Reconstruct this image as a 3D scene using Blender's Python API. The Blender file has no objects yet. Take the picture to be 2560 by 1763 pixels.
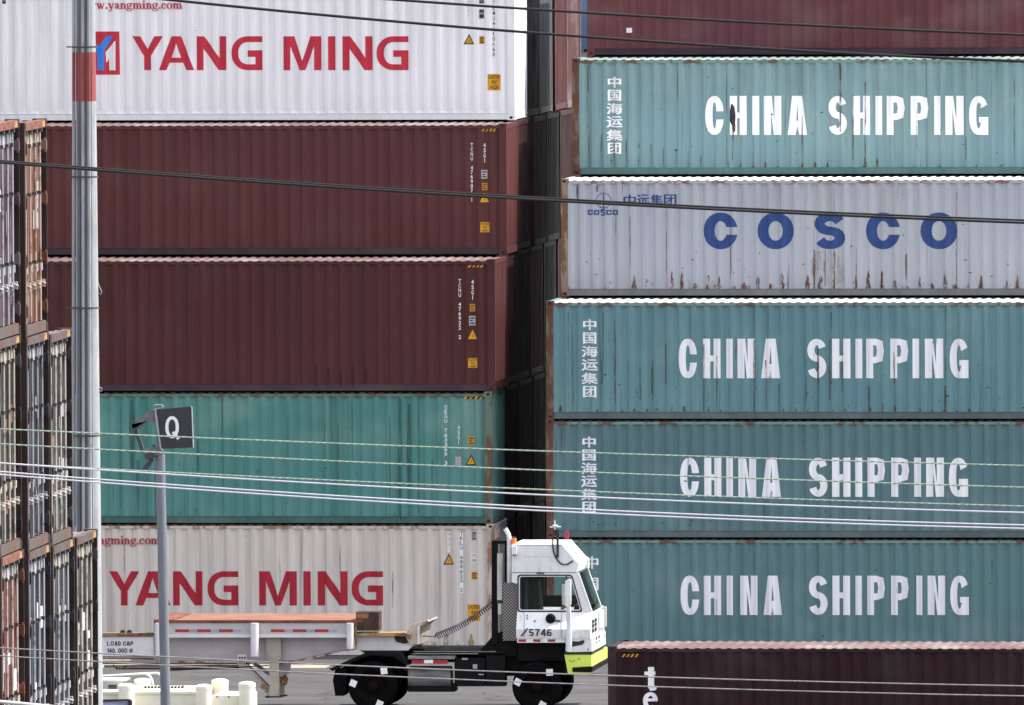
import bpy, bmesh, math, random
from mathutils import Vector, Matrix
from mathutils.geometry import tessellate_polygon

# ---------------------------------------------------------------- camera, world, sun, exposure
scene = bpy.context.scene
COL = scene.collection
PSI, TH, RO = 0.11300, 0.03968, -0.00488
CX, CY, CZ = 39.13, -343.27, 20.36
FPX = 39553.0                                   # focal length in pixels of the 2560 px wide photograph
Fv = Vector((-math.sin(PSI)*math.cos(TH), math.cos(PSI)*math.cos(TH), -math.sin(TH)))
Rv = Vector((math.cos(PSI), math.sin(PSI), 0)); Uv = Rv.cross(Fv)
R2 = Rv*math.cos(RO) + Uv*math.sin(RO); U2 = Uv*math.cos(RO) - Rv*math.sin(RO)
cd = bpy.data.cameras.new('camera'); cam = bpy.data.objects.new('camera', cd); COL.objects.link(cam)
cd.sensor_width = 36.0; cd.lens = FPX/2560*36; cd.clip_start = 5; cd.clip_end = 6000
m = Matrix((R2, U2, -Fv)).transposed().to_4x4(); m.translation = (CX, CY, CZ); cam.matrix_world = m
scene.camera = cam
scene.render.resolution_x, scene.render.resolution_y = 1024, 705

SUN_AZ, SUN_EL = math.radians(16), math.radians(56)      # azimuth from +X towards +Y
sd = Vector((math.cos(SUN_AZ)*math.cos(SUN_EL), math.sin(SUN_AZ)*math.cos(SUN_EL), math.sin(SUN_EL)))
world = bpy.data.worlds.new('World'); scene.world = world; world.use_nodes = True
wn = world.node_tree
sky = wn.nodes.new('ShaderNodeTexSky'); sky.sky_type = 'NISHITA'; sky.sun_disc = False
sky.sun_elevation = SUN_EL; sky.sun_rotation = math.pi/2 - SUN_AZ; sky.dust_density = 2.0; sky.air_density = 1.0
bg = wn.nodes['Background']; bg.inputs['Strength'].default_value = 0.15
hsv = wn.nodes.new('ShaderNodeHueSaturation'); hsv.inputs['Saturation'].default_value = .30      # thin white overcast in the sky light
wn.links.new(sky.outputs[0], hsv.inputs['Color']); wn.links.new(hsv.outputs[0], bg.inputs['Color'])
sl = bpy.data.lights.new('sun', 'SUN'); sl.energy = 2.6; sl.angle = math.radians(0.5); sl.color = (1, .95, .87)
so = bpy.data.objects.new('sun', sl); COL.objects.link(so); so.rotation_euler = (-sd).to_track_quat('-Z', 'Y').to_euler()
scene.view_settings.view_transform = 'Standard'; scene.view_settings.look = 'None'
scene.view_settings.exposure = 1.45; scene.view_settings.gamma = 1.0
scene.cycles.max_bounces = 8; scene.cycles.transparent_max_bounces = 12

# ---------------------------------------------------------------- helpers
C0 = Vector((CX, CY, CZ))
def at(px, py, Y):
    """photograph pixel -> (x, z) on the vertical plane y = Y"""
    d = Fv*FPX + R2*(px-1280) + U2*(881.5-py)
    p = C0 + d*((Y-CY)/d.y)
    return p.x, p.z
def x_at(px, Y, Z):
    q = R2*FPX - Fv*(px-1280)
    return CX - ((Y-CY)*q.y + (Z-CZ)*q.z)/q.x
def lerp(a, b, t): return a+(b-a)*t

class MB:
    def __init__(s): s.v = []; s.f = []; s.mi = []; s.cur = 0
    def face(s, pts):
        n = len(s.v); s.v += [tuple(p) for p in pts]; s.f.append(tuple(range(n, n+len(pts)))); s.mi.append(s.cur)
    def mesh(s, vs, fs):
        n = len(s.v); s.v += [tuple(p) for p in vs]
        for f in fs: s.f.append(tuple(i+n for i in f)); s.mi.append(s.cur)
    def box(s, x0, x1, y0, y1, z0, z1, bev=0):
        if bev:
            poly = lambda a0, a1, b0, b1: [(a0+bev, b0), (a1-bev, b0), (a1, b0+bev), (a1, b1-bev), (a1-bev, b1), (a0+bev, b1), (a0, b1-bev), (a0, b0+bev)]
            s.prism([(p[0], p[1]) for p in poly(x0, x1, z0, z1)], y0, y1); return
        s.mesh([(x0,y0,z0),(x1,y0,z0),(x1,y1,z0),(x0,y1,z0),(x0,y0,z1),(x1,y0,z1),(x1,y1,z1),(x0,y1,z1)],
               [(0,3,2,1),(4,5,6,7),(0,1,5,4),(1,2,6,5),(2,3,7,6),(3,0,4,7)])
    def prism(s, poly, y0, y1, dy1=None):
        """poly in (x,z), extruded along y"""
        n = len(poly)
        a = sum(poly[i][0]*poly[(i+1)%n][1]-poly[(i+1)%n][0]*poly[i][1] for i in range(n))
        if a < 0: poly = poly[::-1]
        vs = [(p[0], y0, p[1]) for p in poly]+[(p[0], y1, p[1]) for p in poly]
        fs = [tuple(range(n)), tuple(range(2*n-1, n-1, -1))]+[(i, i+n, (i+1)%n+n, (i+1)%n) for i in range(n)]
        s.mesh(vs, [f if len(f) != 4 else f for f in fs])
    def holed(s, poly, holes, y0, y1):
        """plate in (x,z) with holes, thickness y0..y1"""
        loops = [poly]+holes
        pts = [p for l in loops for p in l]
        tri = tessellate_polygon([[Vector((p[0], p[1], 0)) for p in l] for l in loops])
        n = len(pts)
        vs = [(p[0], y0, p[1]) for p in pts]+[(p[0], y1, p[1]) for p in pts]
        fs = [tuple(t) for t in tri]+[tuple(i+n for i in t[::-1]) for t in tri]
        k = 0
        for l in loops:
            for i in range(len(l)): fs.append((k+i, k+(i+1) % len(l), k+(i+1) % len(l)+n, k+i+n))
            k += len(l)
        s.mesh(vs, fs)
    def tube(s, path, r, n=8, caps=True):
        P = [Vector(p) for p in path]; rs = r if isinstance(r, (list, tuple)) else [r]*len(P)
        base = len(s.v); ref = None
        for i, p in enumerate(P):
            t = (P[min(i+1, len(P)-1)]-P[max(i-1, 0)]).normalized()
            if ref is None: ref = Vector((0,0,1)) if abs(t.z) < .9 else Vector((1,0,0))
            a = t.cross(ref).normalized(); b = t.cross(a).normalized(); ref = -b if False else ref
            for k in range(n):
                w = 2*math.pi*k/n; s.v.append(tuple(p+a*math.cos(w)*rs[i]+b*math.sin(w)*rs[i]))
        for i in range(len(P)-1):
            for k in range(n):
                s.f.append((base+i*n+k, base+i*n+(k+1)%n, base+(i+1)*n+(k+1)%n, base+(i+1)*n+k)); s.mi.append(s.cur)
        if caps:
            s.f.append(tuple(base+k for k in range(n))[::-1]); s.mi.append(s.cur)
            s.f.append(tuple(base+(len(P)-1)*n+k for k in range(n))); s.mi.append(s.cur)
    def lathe(s, prof, c, axis='z', n=24):
        """prof: (radius, offset along axis) list"""
        base = len(s.v)
        for r, h in prof:
            for k in range(n):
                w = 2*math.pi*k/n; a, b = r*math.cos(w), r*math.sin(w)
                s.v.append((c[0]+a, c[1]+b, c[2]+h) if axis == 'z' else (c[0]+a, c[1]+h, c[2]+b))
        for i in range(len(prof)-1):
            for k in range(n):
                s.f.append((base+i*n+k, base+i*n+(k+1)%n, base+(i+1)*n+(k+1)%n, base+(i+1)*n+k)); s.mi.append(s.cur)
    def data(s, name, smooth=False, nmat=1):
        me = bpy.data.meshes.new(name); me.from_pydata(s.v, [], s.f)
        for i in range(nmat): me.materials.append(None)
        for p, k in zip(me.polygons, s.mi): p.material_index = k
        bm = bmesh.new(); bm.from_mesh(me)
        bmesh.ops.remove_doubles(bm, verts=bm.verts, dist=1e-5) if smooth else None
        bmesh.ops.recalc_face_normals(bm, faces=bm.faces); bm.to_mesh(me); bm.free()
        if smooth:
            me.polygons.foreach_set('use_smooth', [True]*len(me.polygons))
            me.set_sharp_from_angle(angle=math.radians(40))
        return me

def obj(name, me, mats, parent=None, smooth=False, nmat=None):
    mats = mats if isinstance(mats, (list, tuple)) else [mats]
    if isinstance(me, MB): me = me.data(name, smooth, len(mats))
    o = bpy.data.objects.new(name, me); COL.objects.link(o)
    for i, mt in enumerate(mats):
        o.material_slots[i].link = 'OBJECT'; o.material_slots[i].material = mt
    if parent: o.parent = parent
    return o
def tag(o, label, cat, group=None):
    o['label'] = label; o['category'] = cat
    if group: o['group'] = group
    return o
def thing(name, label, cat, loc=(0,0,0), rz=0, group=None):
    o = bpy.data.objects.new(name, None); COL.objects.link(o); o.location = loc; o.rotation_euler = (0,0,rz)
    o.empty_display_size = .3
    return tag(o, label, cat, group)
def dup(root, loc, label, mats=None):
    r = root.copy(); COL.objects.link(r); r.location = loc; r['label'] = label
    for ch in list(root.children):
        c = ch.copy(); COL.objects.link(c); c.parent = r
        for g in list(ch.children):
            d = g.copy(); COL.objects.link(d); d.parent = c
    return r

# ---------------------------------------------------------------- materials
class NT:
    def __init__(s, name):
        s.m = bpy.data.materials.new(name); s.m.use_nodes = True; s.t = s.m.node_tree
        s.b = s.t.nodes['Principled BSDF']
    def n(s, kind, **kw):
        nd = s.t.nodes.new('ShaderNode'+kind)
        for k, v in kw.items():
            if k in ('operation', 'blend_type', 'noise_dimensions', 'data_type', 'feature', 'interpolation_type', 'bands_direction', 'wave_type'): setattr(nd, k, v)
            else: s.set(nd.inputs[k], v)
        return nd
    def set(s, inp, v):
        if hasattr(v, 'outputs'): s.t.links.new(v.outputs[0], inp)
        elif hasattr(v, 'is_output'): s.t.links.new(v, inp)
        else: inp.default_value = v
    def coord(s, scale, loc=(0,0,0)):
        if not hasattr(s, 'tc'): s.tc = s.t.nodes.new('ShaderNodeTexCoord')
        mp = s.t.nodes.new('ShaderNodeMapping'); s.t.links.new(s.tc.outputs['Object'], mp.inputs['Vector'])
        mp.inputs['Scale'].default_value = scale; mp.inputs['Location'].default_value = loc
        return mp
    def noise(s, scale, loc=(0,0,0), detail=4, rough=.6):
        nd = s.t.nodes.new('ShaderNodeTexNoise'); nd.inputs['Scale'].default_value = 1
        nd.inputs['Detail'].default_value = detail; nd.inputs['Roughness'].default_value = rough
        s.t.links.new(s.coord(scale, loc).outputs[0], nd.inputs['Vector']); return nd
    def ramp(s, v, a, b, lo=0, hi=1):
        nd = s.t.nodes.new('ShaderNodeMapRange'); nd.interpolation_type = 'SMOOTHSTEP'
        s.set(nd.inputs['Value'], v); nd.inputs['From Min'].default_value = a; nd.inputs['From Max'].default_value = b
        nd.inputs['To Min'].default_value = lo; nd.inputs['To Max'].default_value = hi; return nd
    def math(s, op, a, b=0):
        nd = s.t.nodes.new('ShaderNodeMath'); nd.operation = op; s.set(nd.inputs[0], a); s.set(nd.inputs[1], b); return nd
    def mix(s, f, a, b):
        nd = s.t.nodes.new('ShaderNodeMix'); nd.data_type = 'RGBA'
        s.set(nd.inputs[0], f); s.set(nd.inputs[6], a); s.set(nd.inputs[7], b); return nd.outputs[2]
def c4(c): return (c[0], c[1], c[2], 1)
RUST = (.13, .052, .026); DIRT = (.035, .03, .027)
_cnt = [0]
def paint(name, col, rust=.2, grime=.3, fade=.15, rough=.6, low=.0, panel=0.0, spec=.16, tint=None):
    """weathered container paint: chalking, rain streaks, rust runs, rust at the foot, scuffs"""
    _cnt[0] += 1; k = _cnt[0]*7.3; t = NT(name)
    st = t.noise((3.2, 3.2, .22), (k, k*.7, k), 5, .65)
    bl = t.noise((.55, .55, .8), (k, 3, k*.3), 3)
    fi = t.noise((22, 22, 5), (k, 0, 0), 3)
    fad = [lerp(c, .55, .35) for c in col]; drk = [c*.72 for c in col]
    c = t.mix(t.ramp(st, .35, .68, 0, .75), c4(col), c4(drk))
    c = t.mix(t.ramp(bl, .42, .7, 0, fade*2.2), c, c4(fad))
    if tint: c = t.mix(t.ramp(t.noise((.16, .16, .3), (k*.4, 9, k), 2), .42, .62, 0, .8), c, c4(tint))
    c = t.mix(t.ramp(fi, .55, .8, 0, .25), c, c4([x*.6 for x in col]))
    if panel:                                   # single sheets of the wall that were straightened or repainted
        w = t.noise((1.9, 1.9, .02), (k*1.3, 5, 0), 0); c = t.mix(t.ramp(w, .6, .66, 0, panel), c, c4([x*.62 for x in col]))
    g2 = t.noise((7.5, 7.5, .16), (k*.2, k, 1), 4, .7)
    c = t.mix(t.ramp(g2, .57, .74, 0, grime), c, c4(DIRT))
    if rust:
        r1 = t.noise((5.5, 5.5, .28), (k*2, 1, k), 5, .72)
        gate = t.ramp(t.noise((.9, .9, .9), (k, k, 8), 3), .47, .62)
        c = t.mix(t.math('MULTIPLY', t.ramp(r1, .68-.1*rust, .76-.1*rust, 0, min(1, .55+rust*.5)), gate), c, c4(RUST))
        sp = t.noise((3.4, 3.4, 2.2), (k*.6, 2, k), 8, .75)
        sep = t.n('SeparateXYZ'); t.t.links.new(t.tc.outputs['Object'], sep.inputs[0])
        foot = t.ramp(sep.outputs['Z'], .16, .62, .10*low, 0)
        c = t.mix(t.ramp(t.math('ADD', sp, foot), .74-.07*rust, .78-.07*rust, 0, .92), c, c4(RUST))
    mk = t.noise((2.6, 2.6, 17), (k*.9, 4, k*.5), 3, .6)
    c = t.mix(t.ramp(mk, .74, .77, 0, .8), c, c4(DIRT))
    t.set(t.b.inputs['Base Color'], c)
    t.b.inputs['Roughness'].default_value = rough; t.b.inputs['Specular IOR Level'].default_value = spec
    bp = t.t.nodes.new('ShaderNodeBump'); bp.inputs['Strength'].default_value = .5; bp.inputs['Distance'].default_value = .03
    t.set(bp.inputs['Height'], t.noise((2.2, 2.2, 1.4), (k, 0, 5), 3)); t.t.links.new(bp.outputs[0], t.b.inputs['Normal'])
    return t.m
def letter(name, col, wear=.15, rough=.6, spec=.3):
    """stencilled paint that flakes along the corrugation edges"""
    _cnt[0] += 1; k = _cnt[0]*5.1; t = NT(name)
    a = t.noise((9, 9, .55), (k, 0, k), 6, .75); b = t.noise((1.2, 1.2, .6), (k, 7, k), 3)
    c = t.mix(t.ramp(t.noise((4, 4, .3), (k, 1, 2), 4), .4, .7, 0, .3), c4(col), c4([x*.72 for x in col]))
    t.set(t.b.inputs['Base Color'], c); t.b.inputs['Roughness'].default_value = rough; t.b.inputs['Specular IOR Level'].default_value = spec
    if wear:
        f = t.math('ADD', t.math('MULTIPLY', t.ramp(b, .35, .7), .16), a)
        t.set(t.b.inputs['Alpha'], t.ramp(f, .86-wear*.55, .83-wear*.55, 0, 1) if False else t.ramp(f, .80-wear*.5, .84-wear*.5, 1, 0))
    return t.m
def plain(name, col, rough=.5, metal=0, var=.25, scale=(3, 3, 3), spec=.5, dirt=0, alpha=1):
    _cnt[0] += 1; k = _cnt[0]*3.7; t = NT(name)
    c = t.mix(t.ramp(t.noise(scale, (k, k, 0), 5), .35, .7, 0, 1), c4(col), c4([x*(1-var) for x in col]))
    if dirt: c = t.mix(t.ramp(t.noise((scale[0]*2.3, scale[1]*2.3, scale[2]*1.1), (k, 3, k), 6, .7), .52, .72, 0, dirt), c, c4(DIRT))
    t.set(t.b.inputs['Base Color'], c); t.b.inputs['Roughness'].default_value = rough; t.b.inputs['Metallic'].default_value = metal
    t.b.inputs['Specular IOR Level'].default_value = spec
    return t.m
def rusty(name, col, rcol, amt=.5, scale=(2, 2, 2), rough=.8):
    _cnt[0] += 1; k = _cnt[0]*2.9; t = NT(name)
    c = t.mix(t.ramp(t.noise(scale, (k, k, 0), 8, .7), .62-.3*amt, .72-.3*amt), c4(col), c4(rcol))
    c = t.mix(t.ramp(t.noise([q*3 for q in scale], (k, 1, k), 6, .7), .58, .75, 0, .6), c, c4([x*.4 for x in rcol]))
    t.set(t.b.inputs['Base Color'], c); t.b.inputs['Roughness'].default_value = rough; t.b.inputs['Specular IOR Level'].default_value = .2
    return t.m

def ragged(name, col, rcol, scale=(14, 14, 4), cut=.5, amax=.95):
    _cnt[0] += 1; k = _cnt[0]*4.3; t = NT(name)
    c = t.mix(t.ramp(t.noise((9, 9, 3), (k, 0, 2), 6, .7), .4, .65), c4(col), c4(rcol)); t.set(t.b.inputs['Base Color'], c); t.b.inputs['Roughness'].default_value = .85; t.b.inputs['Specular IOR Level'].default_value = .15
    t.set(t.b.inputs['Alpha'], t.ramp(t.noise(scale, (k, 0, k), 6, .75), cut-.07, cut+.07, 0, amax)); return t.m

# ---------------------------------------------------------------- ground
def ground():
    t = NT('asphalt')
    c = t.mix(t.ramp(t.noise((.25, .6, 1), (0,0,0), 5), .35, .7), c4((.092, .088, .09)), c4((.062, .06, .062)))
    c = t.mix(t.ramp(t.noise((.06, 1.6, 1), (5, 0, 0), 5, .7), .5, .75, 0, .5), c, c4((.125, .118, .115)))
    c = t.mix(t.ramp(t.noise((.9, .9, 1), (9, 2, 0), 6, .75), .6, .78, 0, .5), c, c4((.06, .058, .059)))
    c = t.mix(t.ramp(t.noise((60, 60, 1), (0,0,0), 2), .4, .7, 0, .5), c, c4((.05, .05, .05)))
    c = t.mix(t.ramp(t.noise((.35, 5, 1), (3, 8, 0), 5, .7), .56, .66, 0, .7), c, c4((.040, .039, .040)))
    vo = t.t.nodes.new('ShaderNodeTexVoronoi'); vo.feature = 'DISTANCE_TO_EDGE'; vo.inputs['Scale'].default_value = 1
    wob = t.coord((.28, .5, 1)); mv = t.t.nodes.new('ShaderNodeVectorMath'); mv.operation = 'ADD'; t.t.links.new(wob.outputs[0], mv.inputs[0])
    nz = t.noise((1.2, 1.2, 1), (0, 4, 0), 5, .7); sc = t.t.nodes.new('ShaderNodeVectorMath'); sc.operation = 'SCALE'; sc.inputs['Scale'].default_value = .35
    t.t.links.new(nz.outputs['Color'], sc.inputs[0]); t.t.links.new(sc.outputs[0], mv.inputs[1]); t.t.links.new(mv.outputs[0], vo.inputs['Vector'])
    c = t.mix(t.ramp(vo.outputs['Distance'], .006, .014, .75, 0), c, c4((.028, .027, .027)))
    t.set(t.b.inputs['Base Color'], c); t.b.inputs['Roughness'].default_value = .9; t.b.inputs['Specular IOR Level'].default_value = .2
    g = MB(); g.face([(-3000,-800,0), (3000,-800,0), (3000,4000,0), (-3000,4000,0)])
    o = obj('ground', g, t.m); o['kind'] = 'structure'
    ym = rusty('worn_line_paint', (.36, .32, .24), (.12, .115, .11), .35, (.8, 4, 1))
    l = MB()
    for a, b in ((-30, -9.2), (-8.9, -3.4)): l.face([(a,-4.5,.004), (b,-4.5,.004), (b,-3.3,.004), (a,-3.3,.004)])
    o = obj('road_marking', l, ym); o['kind'] = 'structure'
ground()

# ---------------------------------------------------------------- containers
L, W = 12.192, 2.438
HC, HS = 2.896, 2.591
PER = .278; PX0 = .16
def prof(x):
    t = (x-PX0) % PER
    if t < .074: return .006
    if t < .140: return lerp(.006, .050, (t-.074)/.066)
    if t < .212: return .050
    return lerp(.050, .006, (t-.212)/.066)
def creases(x0, x1):
    out = []; k = math.floor((x0-PX0)/PER)-1
    while PX0+k*PER < x1+PER:
        for d in (0, .074, .140, .212): 
            c = PX0+k*PER+d
            if x0 < c < x1: out.append(c)
        k += 1
    return out
PW = .165
def strip_mesh(xs, pf, z0, z1):
    b = MB(); n = len(xs)
    zs = [z0, lerp(z0, z1, .33), lerp(z0, z1, .66), z1]
    for z in zs: b.v += [(x, pf(x), z) for x in xs]
    for j in range(3):
        for i in range(n-1): b.f.append((j*n+i, j*n+i+1, (j+1)*n+i+1, (j+1)*n+i)); b.mi.append(0)
    return b
_mesh = {}
def cmesh(key, fn):
    if key not in _mesh: _mesh[key] = fn()
    return _mesh[key]
def m_side(H, back):
    xs = [PW-.005]+creases(PW, L-PW)+[L-PW+.005]
    b = strip_mesh(xs, (lambda x: W-prof(x)) if back else prof, .155, H-.078)
    # small returns so that the wall closes against the rails
    me = b.data('side_wall'); return me
def m_roof(H):
    b = MB(); p = .209; xs = []; k = 0
    while .2+k*p < L-.2:
        for d, h in ((0, 0), (.055, 0), (.085, 1), (.15, 1), (.18, 0)): xs.append((.2+k*p+d, h))
        k += 1
    n = len(xs)
    ys = (.028, .10, W-.10, W-.028); 
    for j, y in enumerate(ys):
        for x, h in xs: b.v.append((x, y, H-.048+(.020*h if j in (1, 2) else .012*h)))
    for j in range(3):
        for i in range(n-1): b.f.append((j*n+i, j*n+i+1, (j+1)*n+i+1, (j+1)*n+i)); b.mi.append(0)
    b.box(.03, .2, .03, W-.03, H-.055, H-.040); b.box(xs[-1][0], L-.03, .03, W-.03, H-.055, H-.040)
    b.box(.05, L-.05, .05, W-.05, .13, .15)          # floor
    return b.data('roof_panel', nmat=1)
def m_end(H, right):
    b = MB(); ys = [.15]; p = .25; k = 0
    pts = []
    while .17+k*p < W-.17:
        for d, h in ((0, 0), (.11, 0), (.145, 1), (.215, 1)): 
            if .17+k*p+d < W-.16: pts.append((.17+k*p+d, h))
        k += 1
    pts = [(.15, 0)]+pts+[(W-.15, 0)]
    n = len(pts)
    for z in (.15, H*.5, H-.1):
        for y, h in pts:
            x = .015+.04*h; b.v.append((L-x if right else x, y, z))
    for j in range(2):
        for i in range(n-1): b.f.append((j*n+i, j*n+i+1, (j+1)*n+i+1, (j+1)*n+i)); b.mi.append(0)
    return b.data('end_wall')
def m_toprail(H, back):
    b = MB(); y0, y1 = (W-.062, W) if back else (0, .062)
    b.box(.178, L-.178, y0, y1, H-.112, H-.052); return b.data('top_rail')
def m_botrail(H, back):
    b = MB(); y0, y1 = (W-.058, W-.012) if back else (.012, .058)
    b.box(.178, L-.178, y0, y1, .016, .150)
    b.box(.178, L-.178, min(y0, y0 if back else y0-.010), y1 if not back else y1+.010, .152, .164)   # lip under the wall
    return b.data('bottom_rail')
def m_endrail(H, right):
    b = MB(); x0, x1 = (L-.09, L-.004) if right else (.004, .09)
    b.box(x0, x1, .165, W-.165, .016, .15); b.box(x0, x1, .165, W-.165, H-.115, H-.02); return b.data('end_rail')
def m_post(H, right, back, far_thin=False):
    b = MB(); x0, x1 = (L-PW, L-.003) if right else (.003, PW); y0, y1 = (W-.13, W-.003) if back else (.003, .13)
    if far_thin: y0 = W-.035
    b.box(x0, x1, y0, y1, .118, H-.118); return b.data('corner_post')
def m_cast(H, right, back, top):
    b = MB(); x0, x1 = (L-.178, L+.001) if right else (-.001, .178); y0, y1 = (W-.162, W+.001) if back else (-.001, .162)
    z0, z1 = (H-.118, H-.002) if top else (.002, .118)
    b.box(x0, x1, y0, y1, z0, z1)
    b.cur = 1; cx, cz = (x0+x1)/2, (z0+z1)/2
    oval = [(cx+.038*math.cos(a*math.pi/6)*1.0, cz+.03*math.sin(a*math.pi/6)) for a in range(12)]
    b.prism(oval, (y1-.01) if back else y0-.003, (y1+.003) if back else y0+.01)
    cy = (y0+y1)/2; xe = x1+.003 if right else x0-.003
    b.face([(xe, cy+.036*math.cos(a*math.pi/6), cz+.028*math.sin(a*math.pi/6)) for a in range(12)])
    return b.data('corner_casting', nmat=2)
HOLE = plain('hole_dark', (.012, .011, .011), .9)  # flat dark ovals stand for the shade inside the casting holes
def container(label, x, y, z, H, paints, group=None, rz=0, doors=None, near_only=False, name='shipping_container'):
    """paints: wall, roof, post, bottom rail.  Origin: lower left corner of the long side facing the road."""
    wall, roofm, post, rail = paints[:4]; trail = paints[4] if len(paints) > 4 else (wall if doors else post)
    t = thing(name, label, 'shipping container', (x, y, z), rz, group)
    obj('side_wall', cmesh(('s', H, 0), lambda: m_side(H, False)), wall, t)
    obj('side_wall', cmesh(('s', H, 1), lambda: m_side(H, True)), wall, t)
    obj('roof_panel', cmesh(('r', H), lambda: m_roof(H)), roofm, t)
    for bk in (False, True):
        obj('top_rail', cmesh(('tr', H, bk), lambda: m_toprail(H, bk)), trail, t)
        obj('bottom_rail', cmesh(('br', H, bk), lambda: m_botrail(H, bk)), rail, t)
    for rt in (False, True):
        if not (rt and doors):
            obj('end_wall', cmesh(('e', H, rt), lambda: m_end(H, rt)), wall, t)
            obj('end_rail', cmesh(('er', H, rt), lambda: m_endrail(H, rt)), wall, t)
        for bk in (False, True):
            p = obj('corner_post', cmesh(('p', H, rt, bk, bool(doors and rt and bk)), lambda: m_post(H, rt, bk, bool(doors and rt and bk))), post, t)
            for tp in (False, True):
                obj('corner_casting', cmesh(('c', H, rt, bk, tp), lambda: m_cast(H, rt, bk, tp)), [post, HOLE], p)
    if doors: door_end(t, H, *doors)
    return t

# ---- lettering: polygons in (x,z) of the container, cut along the corrugation creases and laid on the wall
def lay(name, polys, mats, parent, flat=None, off=.004, smat=None):
    """polys: list of (points, material index); every polygon sits 0.4 mm proud of the one before it"""
    if not polys: return
    bm = bmesh.new()
    for i, (pts, mi) in enumerate(polys):
        b2 = bmesh.new()
        loops = pts if isinstance(pts[0][0], (list, tuple)) else [pts]
        allp = [p for l in loops for p in l]
        tri = tessellate_polygon([[Vector((p[0], p[1], 0)) for p in l] for l in loops])
        vs = [b2.verts.new((p[0], 0, p[1])) for p in allp]
        for tr in tri:
            try: b2.faces.new([vs[k] for k in tr])
            except ValueError: pass
        if flat is None:
            xs = [p[0] for p in allp]
            for c in creases(min(xs), max(xs)):
                bmesh.ops.bisect_plane(b2, geom=b2.verts[:]+b2.edges[:]+b2.faces[:], dist=1e-6, plane_co=(c,0,0), plane_no=(1,0,0))
        for v in b2.verts: v.co.y = (prof(v.co.x) if flat is None else flat)-off-i*.0004
        for f in b2.faces:
            f.material_index = mi; f.normal_update()
            if f.normal.y > 0: f.normal_flip()
        me = bpy.data.meshes.new('tmp'); b2.to_mesh(me); b2.free(); bm.from_mesh(me); bpy.data.meshes.remove(me)
    me = bpy.data.meshes.new(name); bm.to_mesh(me); bm.free()
    mats = mats if isinstance(mats, (list, tuple)) else [mats]
    for _ in mats: me.materials.append(None)
    return obj(name, me, mats, parent)

def font_polys(body, x0, x1, z0, z1, offset=0, mi=0):
    """letters of the built-in typeface fitted into a box, as triangles merged per text"""
    c = bpy.data.curves.new('t', 'FONT'); c.body = body; c.size = 1; c.resolution_u = 3; c.offset = offset
    o = bpy.data.objects.new('t', c); COL.objects.link(o)
    dg = bpy.context.evaluated_depsgraph_get(); me = bpy.data.meshes.new_from_object(o.evaluated_get(dg))
    bpy.data.objects.remove(o); bpy.data.curves.remove(c)
    if not me.vertices: return []
    xs = [v.co.x for v in me.vertices]; ys = [v.co.y for v in me.vertices]
    ax, bx, ay, by = min(xs), max(xs), min(ys), max(ys)
    f = lambda v: (x0+(v.co.x-ax)/(bx-ax)*(x1-x0), z0+(v.co.y-ay)/(by-ay)*(z1-z0))
    out = [([f(me.vertices[i]) for i in p.vertices], mi) for p in me.polygons]
    bpy.data.meshes.remove(me); return out
def lay_tris(name, tris, mats, parent, flat=None, off=.005):
    """font triangles: no two overlap, so they share one height"""
    b2 = bmesh.new()
    for pts, mi in tris:
        f = b2.faces.new([b2.verts.new((p[0], 0, p[1])) for p in pts]); f.material_index = mi
    if flat is None:
        xs = [p[0] for pts, _ in tris for p in pts]
        for c in creases(min(xs), max(xs)):
            bmesh.ops.bisect_plane(b2, geom=b2.verts[:]+b2.edges[:]+b2.faces[:], dist=1e-6, plane_co=(c,0,0), plane_no=(1,0,0))
    for v in b2.verts: v.co.y = (prof(v.co.x) if flat is None else flat)-off
    for f in b2.faces:
        f.normal_update()
        if f.normal.y > 0: f.normal_flip()
    me = bpy.data.meshes.new(name); b2.to_mesh(me); b2.free()
    mats = mats if isinstance(mats, (list, tuple)) else [mats]
    for _ in mats: me.materials.append(None)
    return obj(name, me, mats, parent)

# ---- drawn capitals: box (x0,x1,z0,z1), stem thickness tx, bar thickness tz
def ring(cx, cz, rx, rz, tx, tz, a0, a1, n=2.3, k=22):
    out = []
    sp = lambda w, r, q: math.copysign(abs(w)**(2/q), w)*r
    P = []
    for i in range(k+1):
        a = math.radians(lerp(a0, a1, i/k)); c, s = math.cos(a), math.sin(a)
        P.append(((cx+sp(c, rx, n), cz+sp(s, rz, n)), (cx+sp(c, rx-tx, n), cz+sp(s, rz-tz, n))))
    for i in range(k): out.append([P[i][0], P[i+1][0], P[i+1][1], P[i][1]])
    pts = [p[0] for p in P]+[p[1] for p in P[::-1]]
    return [pts] if abs(a1-a0) < 359 else [[[p[0] for p in P[:-1]], [p[1] for p in P[:-1]]]]
def rect(x0, x1, z0, z1): return [(x0, z0), (x1, z0), (x1, z1), (x0, z1)]
def stroke(path, tx, tz):
    P = []
    for i, p in enumerate(path):
        a, b = path[max(i-1, 0)], path[min(i+1, len(path)-1)]
        d = Vector((b[0]-a[0], b[1]-a[1])).normalized(); n = Vector((-d.y, d.x))
        t = math.hypot(n.x*tx, n.y*tz)/2
        P.append(((p[0]+n.x*t, p[1]+n.y*t), (p[0]-n.x*t, p[1]-n.y*t)))
    return [[p[0] for p in P]+[p[1] for p in P[::-1]]]
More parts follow.
